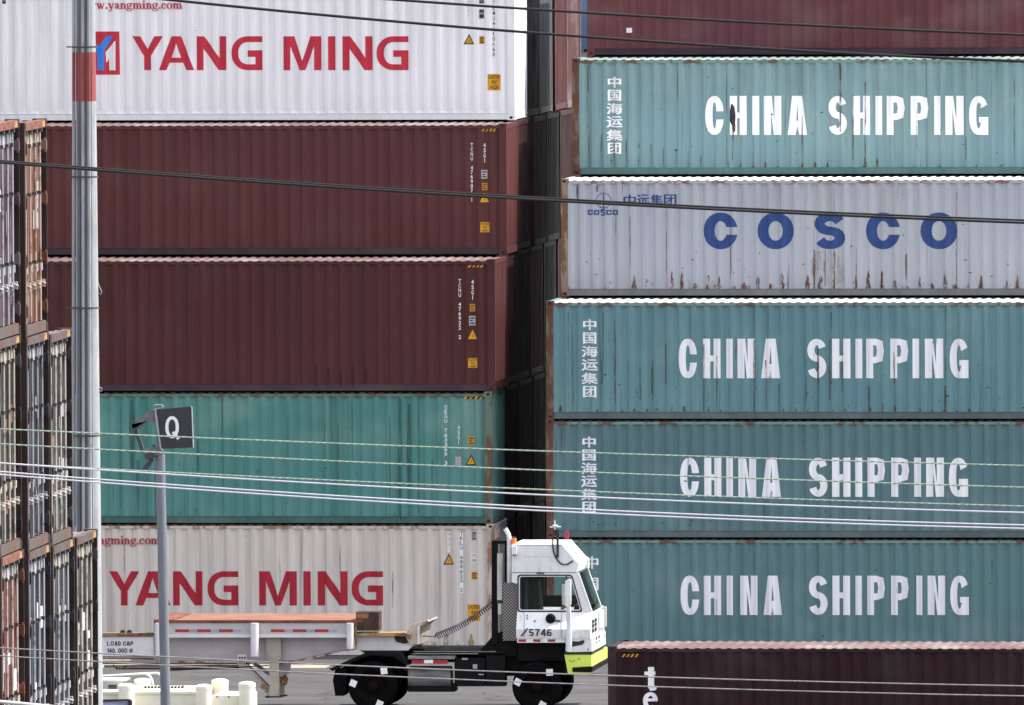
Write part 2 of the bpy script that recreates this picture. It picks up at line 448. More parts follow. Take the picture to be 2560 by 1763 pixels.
def glyph(ch, x0, x1, z0, z1, tx, tz, n=2.3):
    w, h = x1-x0, z1-z0; cx, cz = (x0+x1)/2, (z0+z1)/2
    if ch == 'I': return [rect(x0, x1, z0, z1)]
    if ch == 'H': return [[(x0,z0),(x0+tx,z0),(x0+tx,cz-tz*.45),(x1-tx,cz-tz*.45),(x1-tx,z0),(x1,z0),(x1,z1),(x1-tx,z1),(x1-tx,cz+tz*.45),(x0+tx,cz+tz*.45),(x0+tx,z1),(x0,z1)]]
    if ch == 'N': return [[(x0,z0),(x0+tx,z0),(x0+tx,z1-h*.36),(x1-tx*1.12,z0),(x1,z0),(x1,z1),(x1-tx,z1),(x1-tx,z0+h*.36),(x0+tx*1.12,z1),(x0,z1)]]
    if ch == 'M': return [[(x0,z0),(x0+tx,z0),(x0+tx,z1-h*.28),(cx-tx*.42,z0),(cx+tx*.42,z0),(x1-tx,z1-h*.28),(x1-tx,z0),(x1,z0),(x1,z1),(x1-tx*1.55,z1),(cx,z0+h*.27),(x0+tx*1.55,z1),(x0,z1)]]
    if ch == 'A':
        a = tx*1.12; s = (w/2-a/2)
        top = a*.62
        o = [(x0,z0),(x0+a,z0),(x0+a+w*.09,z0+h*.22),(x1-a-w*.09,z0+h*.22),(x1-a,z0),(x1,z0),(cx+top,z1),(cx-top,z1)]
        zi = z0+h*.22+tz*.85; xi = x0+a+w*.09+ (zi-z0-h*.22)*(w*.36/h)
        return [[o, [(xi, zi), (2*cx-xi, zi), (cx, z1-h*.2)]]]
    if ch == 'Y': return [[(cx-tx/2,z0),(cx+tx/2,z0),(cx+tx/2,z0+h*.42),(x1,z1),(x1-tx*1.2,z1),(cx,z0+h*.62),(x0+tx*1.2,z1),(x0,z1),(cx-tx/2,z0+h*.42)]]
    if ch == 'L': return [[(x0,z0),(x1,z0),(x1,z0+tz),(x0+tx,z0+tz),(x0+tx,z1),(x0,z1)]]
    if ch in 'OD0Q':
        if ch == 'D': 
            return [rect(x0, x0+tx, z0, z1)]+stroke([(x0+tx*.6, z1-tz/2), (cx, z1-tz/2), (x1-tx*.7, z1-h*.2), (x1-tx/2, cz), (x1-tx*.7, z0+h*.2), (cx, z0+tz/2), (x0+tx*.6, z0+tz/2)], tx, tz)
        r = ring(cx, cz, w/2, h/2, tx, tz, 0, 360, n)
        if ch == 'Q': r += stroke([(cx+w*.06, z0+h*.24), (x1-w*.0, z0-h*.02)], tx*.9, tz*.9)
        return r
    if ch == 'C':
        P, Q_ = [], []; sp = lambda v, r: math.copysign(abs(v)**(2/n), v)*r; g = h*.105
        for rx, rz, out in ((w/2, h/2, P), (w/2-tx, h/2-tz, Q_)):
            a0 = math.asin((g/rz)**(n/2))
            for i in range(33):
                a = lerp(a0, 2*math.pi-a0, i/32); out.append((cx+sp(math.cos(a), rx), cz+sp(math.sin(a), rz)))
        return [P+Q_[::-1]]
    if ch == 'G' and n > 2.6:
        r = w*.46; P = [(x1, z1-tz/2)]
        for i in range(13):
            a = math.radians(90+i*7.5); P.append((x0+tx/2+r-tx*.2+(r-tx*.2)*math.cos(a), z1-h*.46+(h*.46-tz/2)*math.sin(a)))
        for i in range(13):
            a = math.radians(180+i*7.5); P.append((x0+tx/2+r-tx*.2+(r-tx*.2)*math.cos(a), z0+h*.46+(h*.46-tz/2)*math.sin(a)))
        P.append((x1-tx*.3, z0+tz/2))
        return stroke(P, tx, tz)+[rect(x1-tx, x1, z0, z0+h*.585), rect(cx+w*.02, x1-tx*.5, z0+h*.585-tz*1.12, z0+h*.585)]
    if ch == 'G':
        r = ring(cx, cz, w/2, h/2, tx, tz, 30, 292, n)
        r += [rect(x1-tx, x1, z0, z0+h*.46)]+[rect(cx+w*.02, x1-tx*.5, z0+h*.46-tz*.85, z0+h*.46)]
        r += ring(cx, cz, w/2, h/2, tx, tz, 288, 325, n)
        return r
    if ch == 'P':
        zb = z0+h*.38
        return [rect(x0, x0+tx, z0, z1)]+stroke([(x0+tx*.6, z1-tz/2), (cx, z1-tz/2), (lerp(cx, x1, .62), z1-tz*.75), (x1-tx*.62, z1-h*.17), (x1-tx*.5, (z1+zb)/2), (x1-tx*.62, zb+h*.17), (lerp(cx, x1, .62), zb+tz*.75), (cx, zb+tz/2), (x0+tx*.6, zb+tz/2)], tx, tz)
    if ch == 'S':
        ry = (h/2-tz/2)/2; rx = w/2-tx/2; pts = []
        for i in range(15):
            a = math.radians(lerp(18, 262, i/14)); pts.append((cx+rx*math.cos(a), z1-tz/2-ry+ry*math.sin(a)))
        for i in range(15):
            a = math.radians(lerp(82, -162, i/14)); pts.append((cx+rx*math.cos(a), z0+tz/2+ry+ry*math.sin(a)))
        return stroke(pts, tx, tz)
    if ch == 't': return [rect(x0+w*.32, x0+w*.32+tx, z0+h*.08, z1), rect(x0, x1*.97+x0*.03, z1-h*.27-tz*.3, z1-h*.27+tz*.3)]+stroke([(x0+w*.32+tx*.5, z0+h*.16), (x0+w*.55, z0+h*.035), (x1-w*.1, z0+h*.06), (x1, z0+h*.16)], tx*.6, tz*.6)
    if ch == 'e':
        return ring(cx, cz, w/2, h/2, tx, tz*.6, 8, 312, 2.1)+[rect(x0+tx*.6, x1-tx*.1, cz-tz*.05, cz+tz*.42)]
    if ch == '1': return [[(cx-tx*.1,z0),(cx+tx*.9,z0),(cx+tx*.9,z1),(cx,z1),(cx-tx*1.2,z1-h*.16),(cx-tx*1.2,z1-h*.3),(cx-tx*.1,z1-h*.22)]]
    if ch == '4': return [rect(x1-tx*1.5, x1-tx*.5, z0, z1), rect(x0, x1, z0+h*.22, z0+h*.22+tz)]+stroke([(x0+tx*.4, z0+h*.22+tz*.6), (x1-tx*1.1, z1-tz*.3)], tx, tz)
    if ch == '7': return [rect(x0, x1, z1-tz, z1)]+stroke([(x1-tx*.5, z1-tz*.6), (lerp(x0, x1, .55), z1-h*.45), (lerp(x0, x1, .38), z0)], tx, tz)
    if ch == '5':
        return [rect(x0+tx*.3, x1-w*.05, z1-tz, z1), rect(x0+tx*.25, x0+tx*1.1, z0+h*.5, z1)]+ring(cx, z0+h*.31, w/2, h*.31, tx, tz, 150, -150, 2.2)
    if ch == '6':
        return ring(cx, z0+h*.31, w/2, h*.31, tx, tz, 0, 360, 2.1)+stroke([(x0+tx*.5, z0+h*.3), (x0+tx*.55, z0+h*.6), (lerp(x0, x1, .3), z1-h*.12), (cx, z1-tz*.5), (x1-w*.08, z1-h*.15)], tx, tz)
    if ch == ',': return [rect(cx-tx*.4, cx+tx*.4, z0-h*.08, z0+tz)]
    if ch == '#': return stroke([(x0+w*.25, z0), (x0+w*.5, z1)], tx*.7, tz*.7)+stroke([(x0+w*.58, z0), (x0+w*.83, z1)], tx*.7, tz*.7)+[rect(x0, x1, z0+h*.28, z0+h*.4), rect(x0, x1, z0+h*.6, z0+h*.72)]
    return []
def word_px(t, Yw, spans, y_top, y_bot, tx, tz, n=2.3):
    """spans: (letter, px left, px right) in the photograph; returns polygons in the thing's own metres"""
    out = []
    ox, oz = t.location.x, t.location.z
    for ch, a, b in spans:
        xa, z1 = at(a, y_top, Yw); xb, z0 = at(b, y_bot, Yw)
        s = (xb-xa)/(b-a)
        for g in glyph(ch, xa-ox, xb-ox, z0-oz, z1-oz, tx*s, tz*s, n): out.append((g, 0))
    return out
def box_px(t, Yw, a, b, y_top, y_bot):
    xa, z1 = at(a, y_top, Yw); xb, z0 = at(b, y_bot, Yw)
    return xa-t.location.x, xb-t.location.x, z0-t.location.z, z1-t.location.z
# ---------------------------------------------------------------- paints
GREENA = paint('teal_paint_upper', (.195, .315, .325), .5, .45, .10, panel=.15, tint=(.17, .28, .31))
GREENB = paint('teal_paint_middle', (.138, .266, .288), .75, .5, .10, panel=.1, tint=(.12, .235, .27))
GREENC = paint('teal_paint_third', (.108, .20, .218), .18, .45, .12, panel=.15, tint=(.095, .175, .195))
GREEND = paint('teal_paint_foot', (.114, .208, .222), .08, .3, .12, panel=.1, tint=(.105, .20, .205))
GREYP = paint('grey_white_paint', (.41, .415, .455), .62, .3, .1, low=1.3, panel=.12, tint=(.37, .385, .445))
WHITEP = paint('white_paint', (.84, .82, .84), .04, .12, .05, panel=.05, tint=(.80, .785, .82))
CREAMP = paint('cream_white_paint', (.60, .535, .50), .22, .45, .1, panel=.2, tint=(.57, .53, .51))
JADEP = paint('jade_paint', (.080, .232, .205), .12, .75, .2, panel=.45, tint=(.075, .21, .205))
MAR1 = paint('maroon_paint_upper', (.106, .033, .032), .05, .35, .02, panel=.15, tint=(.095, .032, .038))
MAR2 = paint('maroon_paint_lower', (.081, .024, .0235), .05, .4, .015, panel=.2, tint=(.078, .025, .028))
MAR3 = paint('red_brown_paint', (.145, .048, .052), .06, .25, .1, panel=.15, tint=(.115, .038, .055))
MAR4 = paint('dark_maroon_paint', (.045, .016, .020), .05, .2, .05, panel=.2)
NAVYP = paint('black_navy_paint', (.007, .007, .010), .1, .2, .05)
GRAYP = paint('mid_grey_paint', (.16, .16, .163), .15, .3, .1)
PINKP = paint('faded_brown_paint', (.125, .055, .055), .2, .3, .3)
BLUEP = paint('light_blue_paint', (.24, .44, .80), .1, .2, .1)
def dusty(name, col): return paint(name, col, .15, .25, .3, rough=.8, spec=.2)
ROOFP = dusty('dusty_pink_roof', (.13, .078, .073)); ROOFG = dusty('dusty_grey_roof', (.36, .37, .355)); ROOFT = dusty('dusty_teal_roof', (.17, .23, .215))
ROOFW = dusty('dusty_white_roof', (.7, .69, .68)); ROOFD = dusty('dusty_dark_roof', (.16, .13, .125)); ROOFJ = dusty('dusty_jade_roof', (.22, .34, .30)); ROOFC = dusty('dusty_cream_roof', (.5, .43, .38))
POSTR = rusty('rusted_post', (.16, .115, .085), (.105, .05, .034), .75, (5, 5, 1.6))
POSTG = rusty('rusted_tan_post', (.27, .2, .15), (.15, .08, .05), .6, (5, 5, 1.6))
RAILG = paint('grey_teal_rail', (.10, .135, .14), .15, .3, .1); RAILS = paint('grey_rail', (.21, .20, .215), .2, .3, .1)
RAILM = paint('dark_maroon_rail', (.06, .034, .045), .05, .3, .05); RAILJ = paint('dark_jade_rail', (.05, .115, .105), .1, .3, .1)

TRT = rusty('teal_rust_top_rail', (.17, .25, .24), (.14, .08, .055), .42, (3, 3, 3)); TRC = rusty('pale_rust_top_rail', (.40, .36, .36), (.22, .12, .09), .45, (3, 3, 3))
# ---------------------------------------------------------------- the left block (right ends at the gap)
ROW = 2.75
def left_at(px_corner, py, row, z): return x_at(px_corner, row*ROW, z+1.3)-L
def mk_left(label, px, row, z, H, paints, **k):
    return container(label, left_at(px, 0, row, z), row*ROW, z, H, paints, 'containers stacked in the left block', **k)
Y = ROW
c_cream = mk_left('cream white container lettered YANG MING at ground level behind the trailer', 1237, 0, 0, HC, (CREAMP, ROOFC, rusty('cream_post', (.5, .42, .36), (.25, .14, .09), .4, (4, 4, 1)), CREAMP))
c_jade = mk_left('jade green container with dark streaks, between the cream container and a maroon one', 1231, 0, HC, HC, (JADEP, ROOFJ, rusty('jade_post', (.12, .16, .13), (.12, .07, .05), .5, (5, 5, 1.5)), RAILJ))
c_mar2 = mk_left('dark maroon container resting on the jade green container', 1238, 0, 2*HC, HC, (MAR2, ROOFP, MAR2, RAILM))
c_mar1 = mk_left('maroon container under the white YANG MING container', 1267, 1, 3*HC, HC, (MAR1, ROOFP, MAR1, RAILM))
c_white = mk_left('clean white container lettered YANG MING in red, topmost of the left block', 1287, 2, 4*HC, HC, (WHITEP, ROOFW, WHITEP, WHITEP))
# rows behind, of which the gap shows only a sliver of the right end
ORD = ['first', 'second', 'third', 'fourth', 'fifth', 'sixth', 'seventh', 'eighth']
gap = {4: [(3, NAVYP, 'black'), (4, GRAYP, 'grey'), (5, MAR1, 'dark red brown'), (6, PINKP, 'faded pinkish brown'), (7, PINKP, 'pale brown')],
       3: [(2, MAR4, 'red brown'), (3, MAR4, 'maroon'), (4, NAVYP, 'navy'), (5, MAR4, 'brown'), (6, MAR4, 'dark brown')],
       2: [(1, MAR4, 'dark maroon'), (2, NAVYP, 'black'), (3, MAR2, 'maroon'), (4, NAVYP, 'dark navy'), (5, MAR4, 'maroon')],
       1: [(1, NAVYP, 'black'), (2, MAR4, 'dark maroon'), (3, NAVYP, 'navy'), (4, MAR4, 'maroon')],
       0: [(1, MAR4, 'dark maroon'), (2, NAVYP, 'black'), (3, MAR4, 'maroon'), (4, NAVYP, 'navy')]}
random.seed(4)
for tier, rows in gap.items():  # maroon and navy paints darkened to deepen the shade in the gap
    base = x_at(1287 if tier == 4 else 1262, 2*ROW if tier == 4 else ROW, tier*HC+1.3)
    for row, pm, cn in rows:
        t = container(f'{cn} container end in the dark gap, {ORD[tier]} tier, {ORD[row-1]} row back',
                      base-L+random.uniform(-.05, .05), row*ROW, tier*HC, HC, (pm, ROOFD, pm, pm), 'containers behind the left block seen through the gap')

# ---------------------------------------------------------------- the right block (left ends at the gap)
def mk_right(label, px, row, z, paints, H=HS):
    return container(label, x_at(px, row*ROW, z+1.3), row*ROW, z, H, paints, 'containers stacked in the right block')
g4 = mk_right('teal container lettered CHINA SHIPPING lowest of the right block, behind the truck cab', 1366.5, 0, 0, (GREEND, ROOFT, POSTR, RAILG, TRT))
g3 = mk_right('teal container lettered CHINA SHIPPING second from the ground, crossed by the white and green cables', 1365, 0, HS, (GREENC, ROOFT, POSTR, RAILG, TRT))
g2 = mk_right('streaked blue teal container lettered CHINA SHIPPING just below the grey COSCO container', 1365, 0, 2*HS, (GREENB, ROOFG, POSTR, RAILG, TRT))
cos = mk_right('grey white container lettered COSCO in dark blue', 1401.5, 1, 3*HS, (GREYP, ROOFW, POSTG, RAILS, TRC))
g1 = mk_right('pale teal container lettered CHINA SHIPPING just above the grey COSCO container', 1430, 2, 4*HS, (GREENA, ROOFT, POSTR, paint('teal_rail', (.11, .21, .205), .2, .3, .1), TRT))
mr = mk_right('red brown container topmost of the right block, with a small white label', 1467, 3, 5*HS, (MAR3, ROOFP, MAR3, RAILM))
bl = mk_right('light blue container showing one narrow strip beside the red brown one', 1453, 4, 5*HS, (BLUEP, ROOFW, BLUEP, BLUEP))
proto = None; xr = x_at(1369, 0, 4)
for row, tiers in ((1, 3), (2, 4), (3, 5), (4, 5)):
    for tier in range(tiers):
        lab = 'container hidden inside the block behind the teal lettered containers'
        if proto is None:
            proto = container(lab, xr, row*ROW, tier*HS, HS, (MAR4, ROOFD, MAR4, MAR4), 'containers hidden inside the right block')
        else: dup(proto, (xr, row*ROW, tier*HS), lab)

# dark maroon container on the right, nearer than the truck
YD = -33.0
xd, zt = at(1519, 1622, YD)
HD = HC
c_tex = container('dark maroon container with a pale roof and white letters, in front of the truck bumper', xd, YD, zt-HD+.05, HD, (paint('very_dark_maroon_paint', (.026, .0085, .012), .04, .2, .04, panel=.3), ROOFP, paint('very_dark_maroon_post', (.03, .010, .013), .1, .2, .05), RAILM))

# ---------------------------------------------------------------- letters and marks
RED1 = letter('red_letter_paint', (.50, .025, .05), .0); RED2 = letter('dark_red_letter_paint', (.33, .010, .026), .0)
WL = letter('white_letter_paint', (.84, .83, .86), .05); WL2 = letter('white_letter_paint_worn', (.84, .83, .86), .09); WLs = letter('white_letter_faded', (.80, .78, .82), .06)
BLUEL = letter('dark_blue_letter_paint', (.024, .055, .19), .0)
WHT = letter('white_mark', (.80, .80, .81), .0); BLK = letter('black_mark', (.02, .02, .022), .0); YEL = letter('yellow_sticker', (.62, .30, .015), .03); ORG = letter('orange_sticker', (.52, .22, .012), .03)
GRYM = letter('grey_sticker', (.36, .35, .37), .1); SKYL = letter('blue_logo_paint', (.035, .22, .70), 0)
def word(t, row, spans, yt, yb, tx, tz, mt, n=2.3, name='lettering'):
    return lay(name, word_px(t, row*ROW if row is not None else t.location.y, spans, yt, yb, tx, tz, n), mt, t)
YMG = lambda s: [('Y',330+s,407+s),('A',396+s,485+s),('N',491+s,566+s),('G',578+s,656+s),('M',708+s,803+s),('I',820+s,838+s),('N',856+s,931+s),('G',941.5+s,1020.7+s)]
word(c_white, 2, YMG(0), 91, 175.5, 17.5, 14.5, RED1, 2.9)
word(c_cream, 0, [(c, a*.9925+b, d*.9925+b) for c, a, d in YMG(0) for b in (-55.5,)], 1428.5, 1514, 17.5, 14.5, RED2, 2.9)
# serif address line
def serif(t, Yw, px0, base, xh, mt, text):
    """slab serif lower case drawn from strokes; px units, xh = x height"""
    polys = []; X = px0; k = xh/10.0
    tk, th, sf = 3.0*k, 1.2*k, 1.3*k
    def R(a, b, c, d): polys.append([(X+a*k, c*k), (X+b*k, c*k), (X+b*k, d*k), (X+a*k, d*k)])
    def S(p, a, b): polys.extend(stroke([(X+x*k, y*k) for x, y in p], a, b))
    def O(cx, w, a0=0, a1=360): 
        for g in ring(X+cx*k, 5*k, w*k/2, 5.2*k, 2.7*k, 1.1*k, a0, a1, 2.0): polys.append(g)
    adv = {'w': 15, '.': 5, 'y': 11, 'a': 9.6, 'n': 11.4, 'g': 10.4, 'm': 17, 'i': 6, 'c': 9.4, 'o': 10.6}
    for ch in text:
        if ch == 'w':
            S([(1.2,9.6),(4.6,0)], tk, th); S([(4.6,0.3),(7.2,8.6)], th, th); S([(6.2,9.6),(9.8,0)], tk, th); S([(9.8,.3),(13,9.6)], th, th); R(-.3,3.4,9,10); R(5,8.2,9,10); R(11.6,14.4,9,10)
        elif ch == '.': R(.8,3.8,-.2,2.8)
        elif ch == 'y':
            S([(1.4,9.6),(5.4,.4)], tk, th); S([(9,9.6),(4.6,-3),(2.6,-4.2)], th*1.2, th*1.2); R(-.2,4,9,10); R(7,10.6,9,10); R(1,3.2,-4.6,-2.6)
        elif ch == 'a':
            R(5,7.9,.8,8); S([(1.4,7.2),(2.8,9.2),(5.4,9.2),(6.6,7.4)], th*1.5, th*1.5); S([(6,5.8),(2.4,4.2),(1.8,2),(3.4,.6),(6,1.8)], tk*.7, th*1.3); R(7.4,9.4,0,1.2); R(.7,3,6.4,8)
        elif ch in 'nm':
            R(1.2,4.1,0,9.6); R(-.1,5,0,1); R(-.1,2.6,8.9,9.9)
            for o in ((0,) if ch == 'n' else (0, 5.7)):
                S([(3.6+o,7.6),(5.4+o,9.2),(7.2+o,9.0),(8.2+o,7.2)], th*1.6, th*1.6); R(6.9+o,9.8+o,0,7.4); R(5.7+o,10.9+o,0,1)
        elif ch == 'i': R(1.4,4.3,0,9.6); R(.2,5.5,0,1); R(.2,3,8.9,9.9); R(1.3,4.3,11.6,14.4)
        elif ch == 'g':
            for g in ring(X+4.6*k, 6.4*k, 4.3*k, 3.6*k, 2.4*k, 1.1*k, 0, 360, 2): polys.append(g)
            for g in ring(X+4.8*k, -1.6*k, 4.8*k, 2.6*k, 1.5*k, 1.1*k, 0, 360, 2.2): polys.append(g)
            S([(3,3.2),(1.8,1.8),(3,1),(7.4,.8)], th*1.4, th*1.4); S([(7,8.8),(9.6,9.4)], th*1.5, th*1.5)
        elif ch == 'c': O(4.6, 9, 38, 322); R(5.4,8.2,6.4,8.2)
        elif ch == 'o': O(5, 9.8)
        X += adv[ch]*k
    x0, z0 = at(px0, base, Yw); s = at(px0+100, base, Yw)[0]-x0; s /= 100
    ox, oz = t.location.x, t.location.z
    tr = lambda p: (x0-ox+(p[0]-px0)*s, z0-oz+p[1]*s)
    out = []
    for g in polys: out.append(([[tr(p) for p in l] for l in g] if isinstance(g[0][0], (list, tuple)) else [tr(p) for p in g], 0))
    lay('web_address', out, mt, t)
    return X
serif(c_white, 2*ROW, 198, 22.7, 14.4, RED1, 'www.yangming.com')
serif(c_cream, 0, 143.5, 1360.5, 14.4, RED2, 'www.yangming.com')
def P2(t, Yw, pts):
    return [(lambda q: (q[0]-t.location.x, q[1]-t.location.z))(at(a, b, Yw)) for a, b in pts]
# square emblem: red field, blue fork, white peak
def emblem(t, Yw, s, dy):
    f = lambda pts: P2(t, Yw, [(a+s, b+dy) for a, b in pts])
    lay('emblem', [(f([(193,79),(298,79),(299.5,187),(193,187)]), 0),
        (f([(207,91),(222,91),(246,116),(268,90),(283,90),(261,125),(260,176),(243,176),(243,138)]), 1),
        (f([(264,131),(286,103),(288.5,103),(288.5,176),(273,176),(272,148),(265.5,157)]), 2),
        (f([(222,131),(238,150),(238,176),(207,176),(207,112)]), 2)], [RED1, SKYL, WHT], t)
emblem(c_white, 2*ROW, 0, 0)
# teal containers
w1 = [('C',1763,1809),('H',1824.5,1866.5),('I',1880,1898),('N',1909,1953.5),('A',1968,2017.5),('S',2071,2117),('H',2132,2175),('I',2188,2205.5),('P',2216,2262),('P',2276,2321),('I',2335,2351.5),('N',2363,2409),('G',2422.5,2470.5)]
w2 = [('C',1696,1742.5),('H',1757,1801.5),('I',1815,1832),('N',1843,1887),('A',1902,1950.5),('S',2018,2065.5),('H',2080,2126),('I',2138,2155.5),('P',2165,2210),('P',2225,2271),('I',2281,2298),('N',2312,2358),('G',2374,2421)]
w3 = [('C',1700,1747.5),('H',1760,1803.5),('I',1815,1832.5),('N',1845,1890.5),('A',1904,1952.5),('S',2022,2068.5),('H',2080,2126),('I',2137.5,2155.5),('P',2168,2213),('P',2227.5,2273),('I',2285,2303),('N',2315,2360),('G',2372,2420)]
w4 = [('C',1701,1748),('H',1759,1803),('I',1816,1832.5),('N',1850,1894),('A',1908,1955),('S',2022,2069),('H',2081,2125),('I',2138,2154.5),('P',2167.5,2212.5),('P',2227,2272),('I',2290.5,2306),('N',2318.5,2363),('G',2375.5,2422)]
word(g1, 2, w1, 240, 337.5, 18, 16.5, WL); word(g2, 0, w2, 847, 946, 18, 16.5, WL2); word(g3, 0, w3, 1144.5, 1242.5, 18, 16.5, WL); word(g4, 0, w4, 1439.5, 1538, 17.5, 16.5, WLs)
def han(t, Yw, cx, y0, pitch, w, h, mt, chars='中国海运集团'):
    tris = []
    for i, ch in enumerate(chars):
        a, b, c, d = box_px(t, Yw, cx-w/2*(.82 if ch in '中国团' else 1), cx+w/2*(.82 if ch in '中国团' else 1), y0+i*pitch-h/2, y0+i*pitch+h/2)
        for k, (ox, oz) in enumerate(((0, 0), (.011, .0), (-.011, 0), (0, .008))):
            polys = font_polys(ch, a+ox, b+ox, c+oz, d+oz, .0)
            lst = [(pp, 0) for pp, _ in polys]
            tris.append((k, lst))
    out = {}
    for k, lst in tris: out.setdefault(k, []).extend(lst)
    root = None
    bmx = bmesh.new()
    for k, lst in out.items():
        o = lay_tris('characters', lst, mt, None, off=.004+k*.0006)
        bmx.from_mesh(o.data); me = o.data; bpy.data.objects.remove(o); bpy.data.meshes.remove(me)
    me = bpy.data.meshes.new('characters'); bmx.to_mesh(me); bmx.free(); me.materials.append(None)
    return obj('characters', me, mt, t)
han(g1, 2*ROW, 1536, 206, 33.1, 38, 27, WL); han(g2, 0, 1474, 812.5, 33.5, 38, 27.5, WL); han(g3, 0, 1472.5, 1106, 32.6, 38, 27.5, WL); han(g4, 0, 1480, 1407, 54, 36, 31, WLs)
# grey container
word(cos, 1, [('C',1758.5,1844),('O',1893.5,1984.5),('S',2035,2113.5),('C',2164.5,2250.5),('O',2301,2393.5)], 531.5, 623.5, 27.5, 21.5, BLUEL, 2.05)
han2 = []
for i, ch in enumerate('中远集团'):
    han2 += [(p, 0) for p, _ in font_polys(ch, *box_px(cos, ROW, 1558+i*33.6, 1588+i*33.6, 487, 517), .0)]
lay_tris('characters', han2, BLUEL, cos, off=.005)
han3 = [([(x+.016, z+.006) for x, z in p], 0) for p, _ in han2]; lay_tris('characters', han3, BLUEL, cos, off=.0058)
px2m = 1/112.6
a, b, c, d = box_px(cos, ROW, 1489.5, 1528, 482, 521)
lg = [(g, 0) for g in ring((a+b)/2, (c+d)/2, (b-a)/2, (d-c)/2, .014, .014, 0, 360, 2)]
lg += [(r, 0) for r in (rect((a+b)/2-.012, (a+b)/2+.012, c-.05, d-.03), rect((a+b)/2-.09, (a+b)/2+.09, c+.005, c+.018), rect((a+b)/2-.06, (a+b)/2+.06, c-.06, c-.04))]
a, b, c, d = box_px(cos, ROW, 1468, 1546, 525, 537.5); k = (b-a)/5
for i, ch in enumerate('COSCO'):
    for g in glyph(ch, a+i*k+.008, a+(i+1)*k-.012, c-(0.02 if ch == 'S' else 0), d+(0.02 if ch == 'S' else 0), .034, .028, 5): lg.append((g, 0))
lay('emblem', lg, BLUEL, cos)
# vertical codes and stickers
def vcode(t, Yw, text, cx, y0, y1, w, mt, back=None, name='code_marking'):
    n = len(text); tris = []
    for i, ch in enumerate(text):
        if ch == ' ': continue
        ya, yb = lerp(y0, y1, i/n), lerp(y0, y1, (i+.82)/n)
        ww = w*.28 if ch in '1I' else w
        tris += font_polys(ch, *box_px(t, Yw, cx-ww/2, cx+ww/2, ya, yb), .015)
    if back:
        a, b, c, d = box_px(t, Yw, cx-w*.75, cx+w*.75, y0-1, y1+1); lay('code_tape', [(rect(a, b, c, d), 0)], back, t)
    if tris: lay_tris(name, tris, mt, t, off=.006)
def sticker(t, Yw, a, b, y0, y1, mt, name='sticker', lines=(), mark=None):
    r = rect(*box_px(t, Yw, a, b, y0, y1)); polys = [(r, 0)]
    if mark == 'bars':
        x0, x1, z0, z1 = box_px(t, Yw, a, b, y0, y1); w, h = x1-x0, z1-z0
        polys += [(rect(x0+w*.14, x0+w*u, z0+h*q, z0+h*(q+.13)), 1) for q, u in ((.15, .86), (.42, .6), (.7, .86))]
    if mark == 'frame':
        x0, x1, z0, z1 = box_px(t, Yw, a, b, y0, y1); w, h = x1-x0, z1-z0
        polys += [(rect(x0+w*.1, x0+w*.9, z0+h*.55, z0+h*.92), 1), (rect(x0+w*.1, x0+w*.9, z0+h*.08, z0+h*.45), 1), (rect(x0+w*.3, x0+w*.7, z0+h*.62, z0+h*.72), 0)]
    o = lay(name, polys, [mt, BLK if mt is not WHT else GRYM], t)
    if lines:
        tris = []; n = len(lines)
        for i, (s, u, v) in enumerate(lines):
            w = b-a; tris += font_polys(s, *box_px(t, Yw, a+w*u, a+w*v, lerp(y0, y1, (i+.14)/n), lerp(y0, y1, (i+.86)/n)), .012)
        lay_tris(name+'_text', tris, BLK, t, off=.0065)
    return o
def triangle(t, Yw, a, b, y0, y1, border=True):
    pts = P2(t, Yw, [(a, y1), (b, y1), ((a+b)/2, y0)]); cx = sum(p[0] for p in pts)/3; cz = sum(p[1] for p in pts)/3
    inn = [(cx+(p[0]-cx)*.70, cz+(p[1]-cz)*.70) for p in pts]
    polys = ([(pts, 1)] if border else [])+[(inn if border else pts, 0)]
    bolt = [(cx-.012, cz-.03), (cx+.012, cz), (cx, cz+.045), (cx-.002, cz+.01)]
    polys += [(bolt, 1)]
    lay('warning_triangle', polys, [YEL, BLK], t)
def hazard(t, Yw, a, b, y0, y1, n=4, base=True):
    polys = [(rect(*box_px(t, Yw, a, b, y0, y1)), 1)] if base else []
    w = (b-a)/n
    for i in range(n): polys.append((P2(t, Yw, [(a+i*w, y1), (a+i*w+w*.45, y1), (a+(i+.95)*w, y0), (a+(i+.5)*w, y0)]), 0))
    lay('hazard_stripes', polys, [YEL, BLK], t)
CAU = (("CAUTION", .06, .94), ("9'6\"", .28, .72), ("HIGH", .18, .82))
Y2 = 2*ROW
vcode(c_white, Y2, 'TEMU41(0A60', 1234, 2, 144, 5.5, BLK, WHT); vcode(c_white, Y2, '45G1', 1171, 0, 44, 4, GRYM, WHT)
sticker(c_white, Y2, 1197, 1210, 23, 47, GRYM, mark='frame'); sticker(c_white, Y2, 1197, 1210, -2, 9, GRYM, mark='frame'); triangle(c_white, Y2, 1159, 1185.5, 85, 111); sticker(c_white, Y2, 1198, 1210.5, 91, 110, ORG, mark='bars')
sticker(c_white, Y2, 1219, 1251.5, 185.5, 226, YEL, 'caution_label', CAU)
sticker(c_white, Y2, 5, 15, -4, 10, GRYM, mark='frame')
vcode(c_mar1, ROW, 'TCNU 476907 1', 1179, 358, 506, 5.5, WHT); vcode(c_mar1, ROW, '45G1', 1211, 358, 409, 5.5, WHT); sticker(c_mar1, ROW, 1203, 1218, 425, 447, GRYM, mark='bars'); sticker(c_mar1, ROW, 1205, 1218, 458, 476, ORG, mark='bars')
triangle(c_mar1, ROW, 1199.5, 1222, 482, 506, False); sticker(c_mar1, ROW, 1200.5, 1223.5, 556, 581, YEL, 'caution_label', CAU); hazard(c_mar1, ROW, 1204, 1241, 320.5, 329, 4, False)
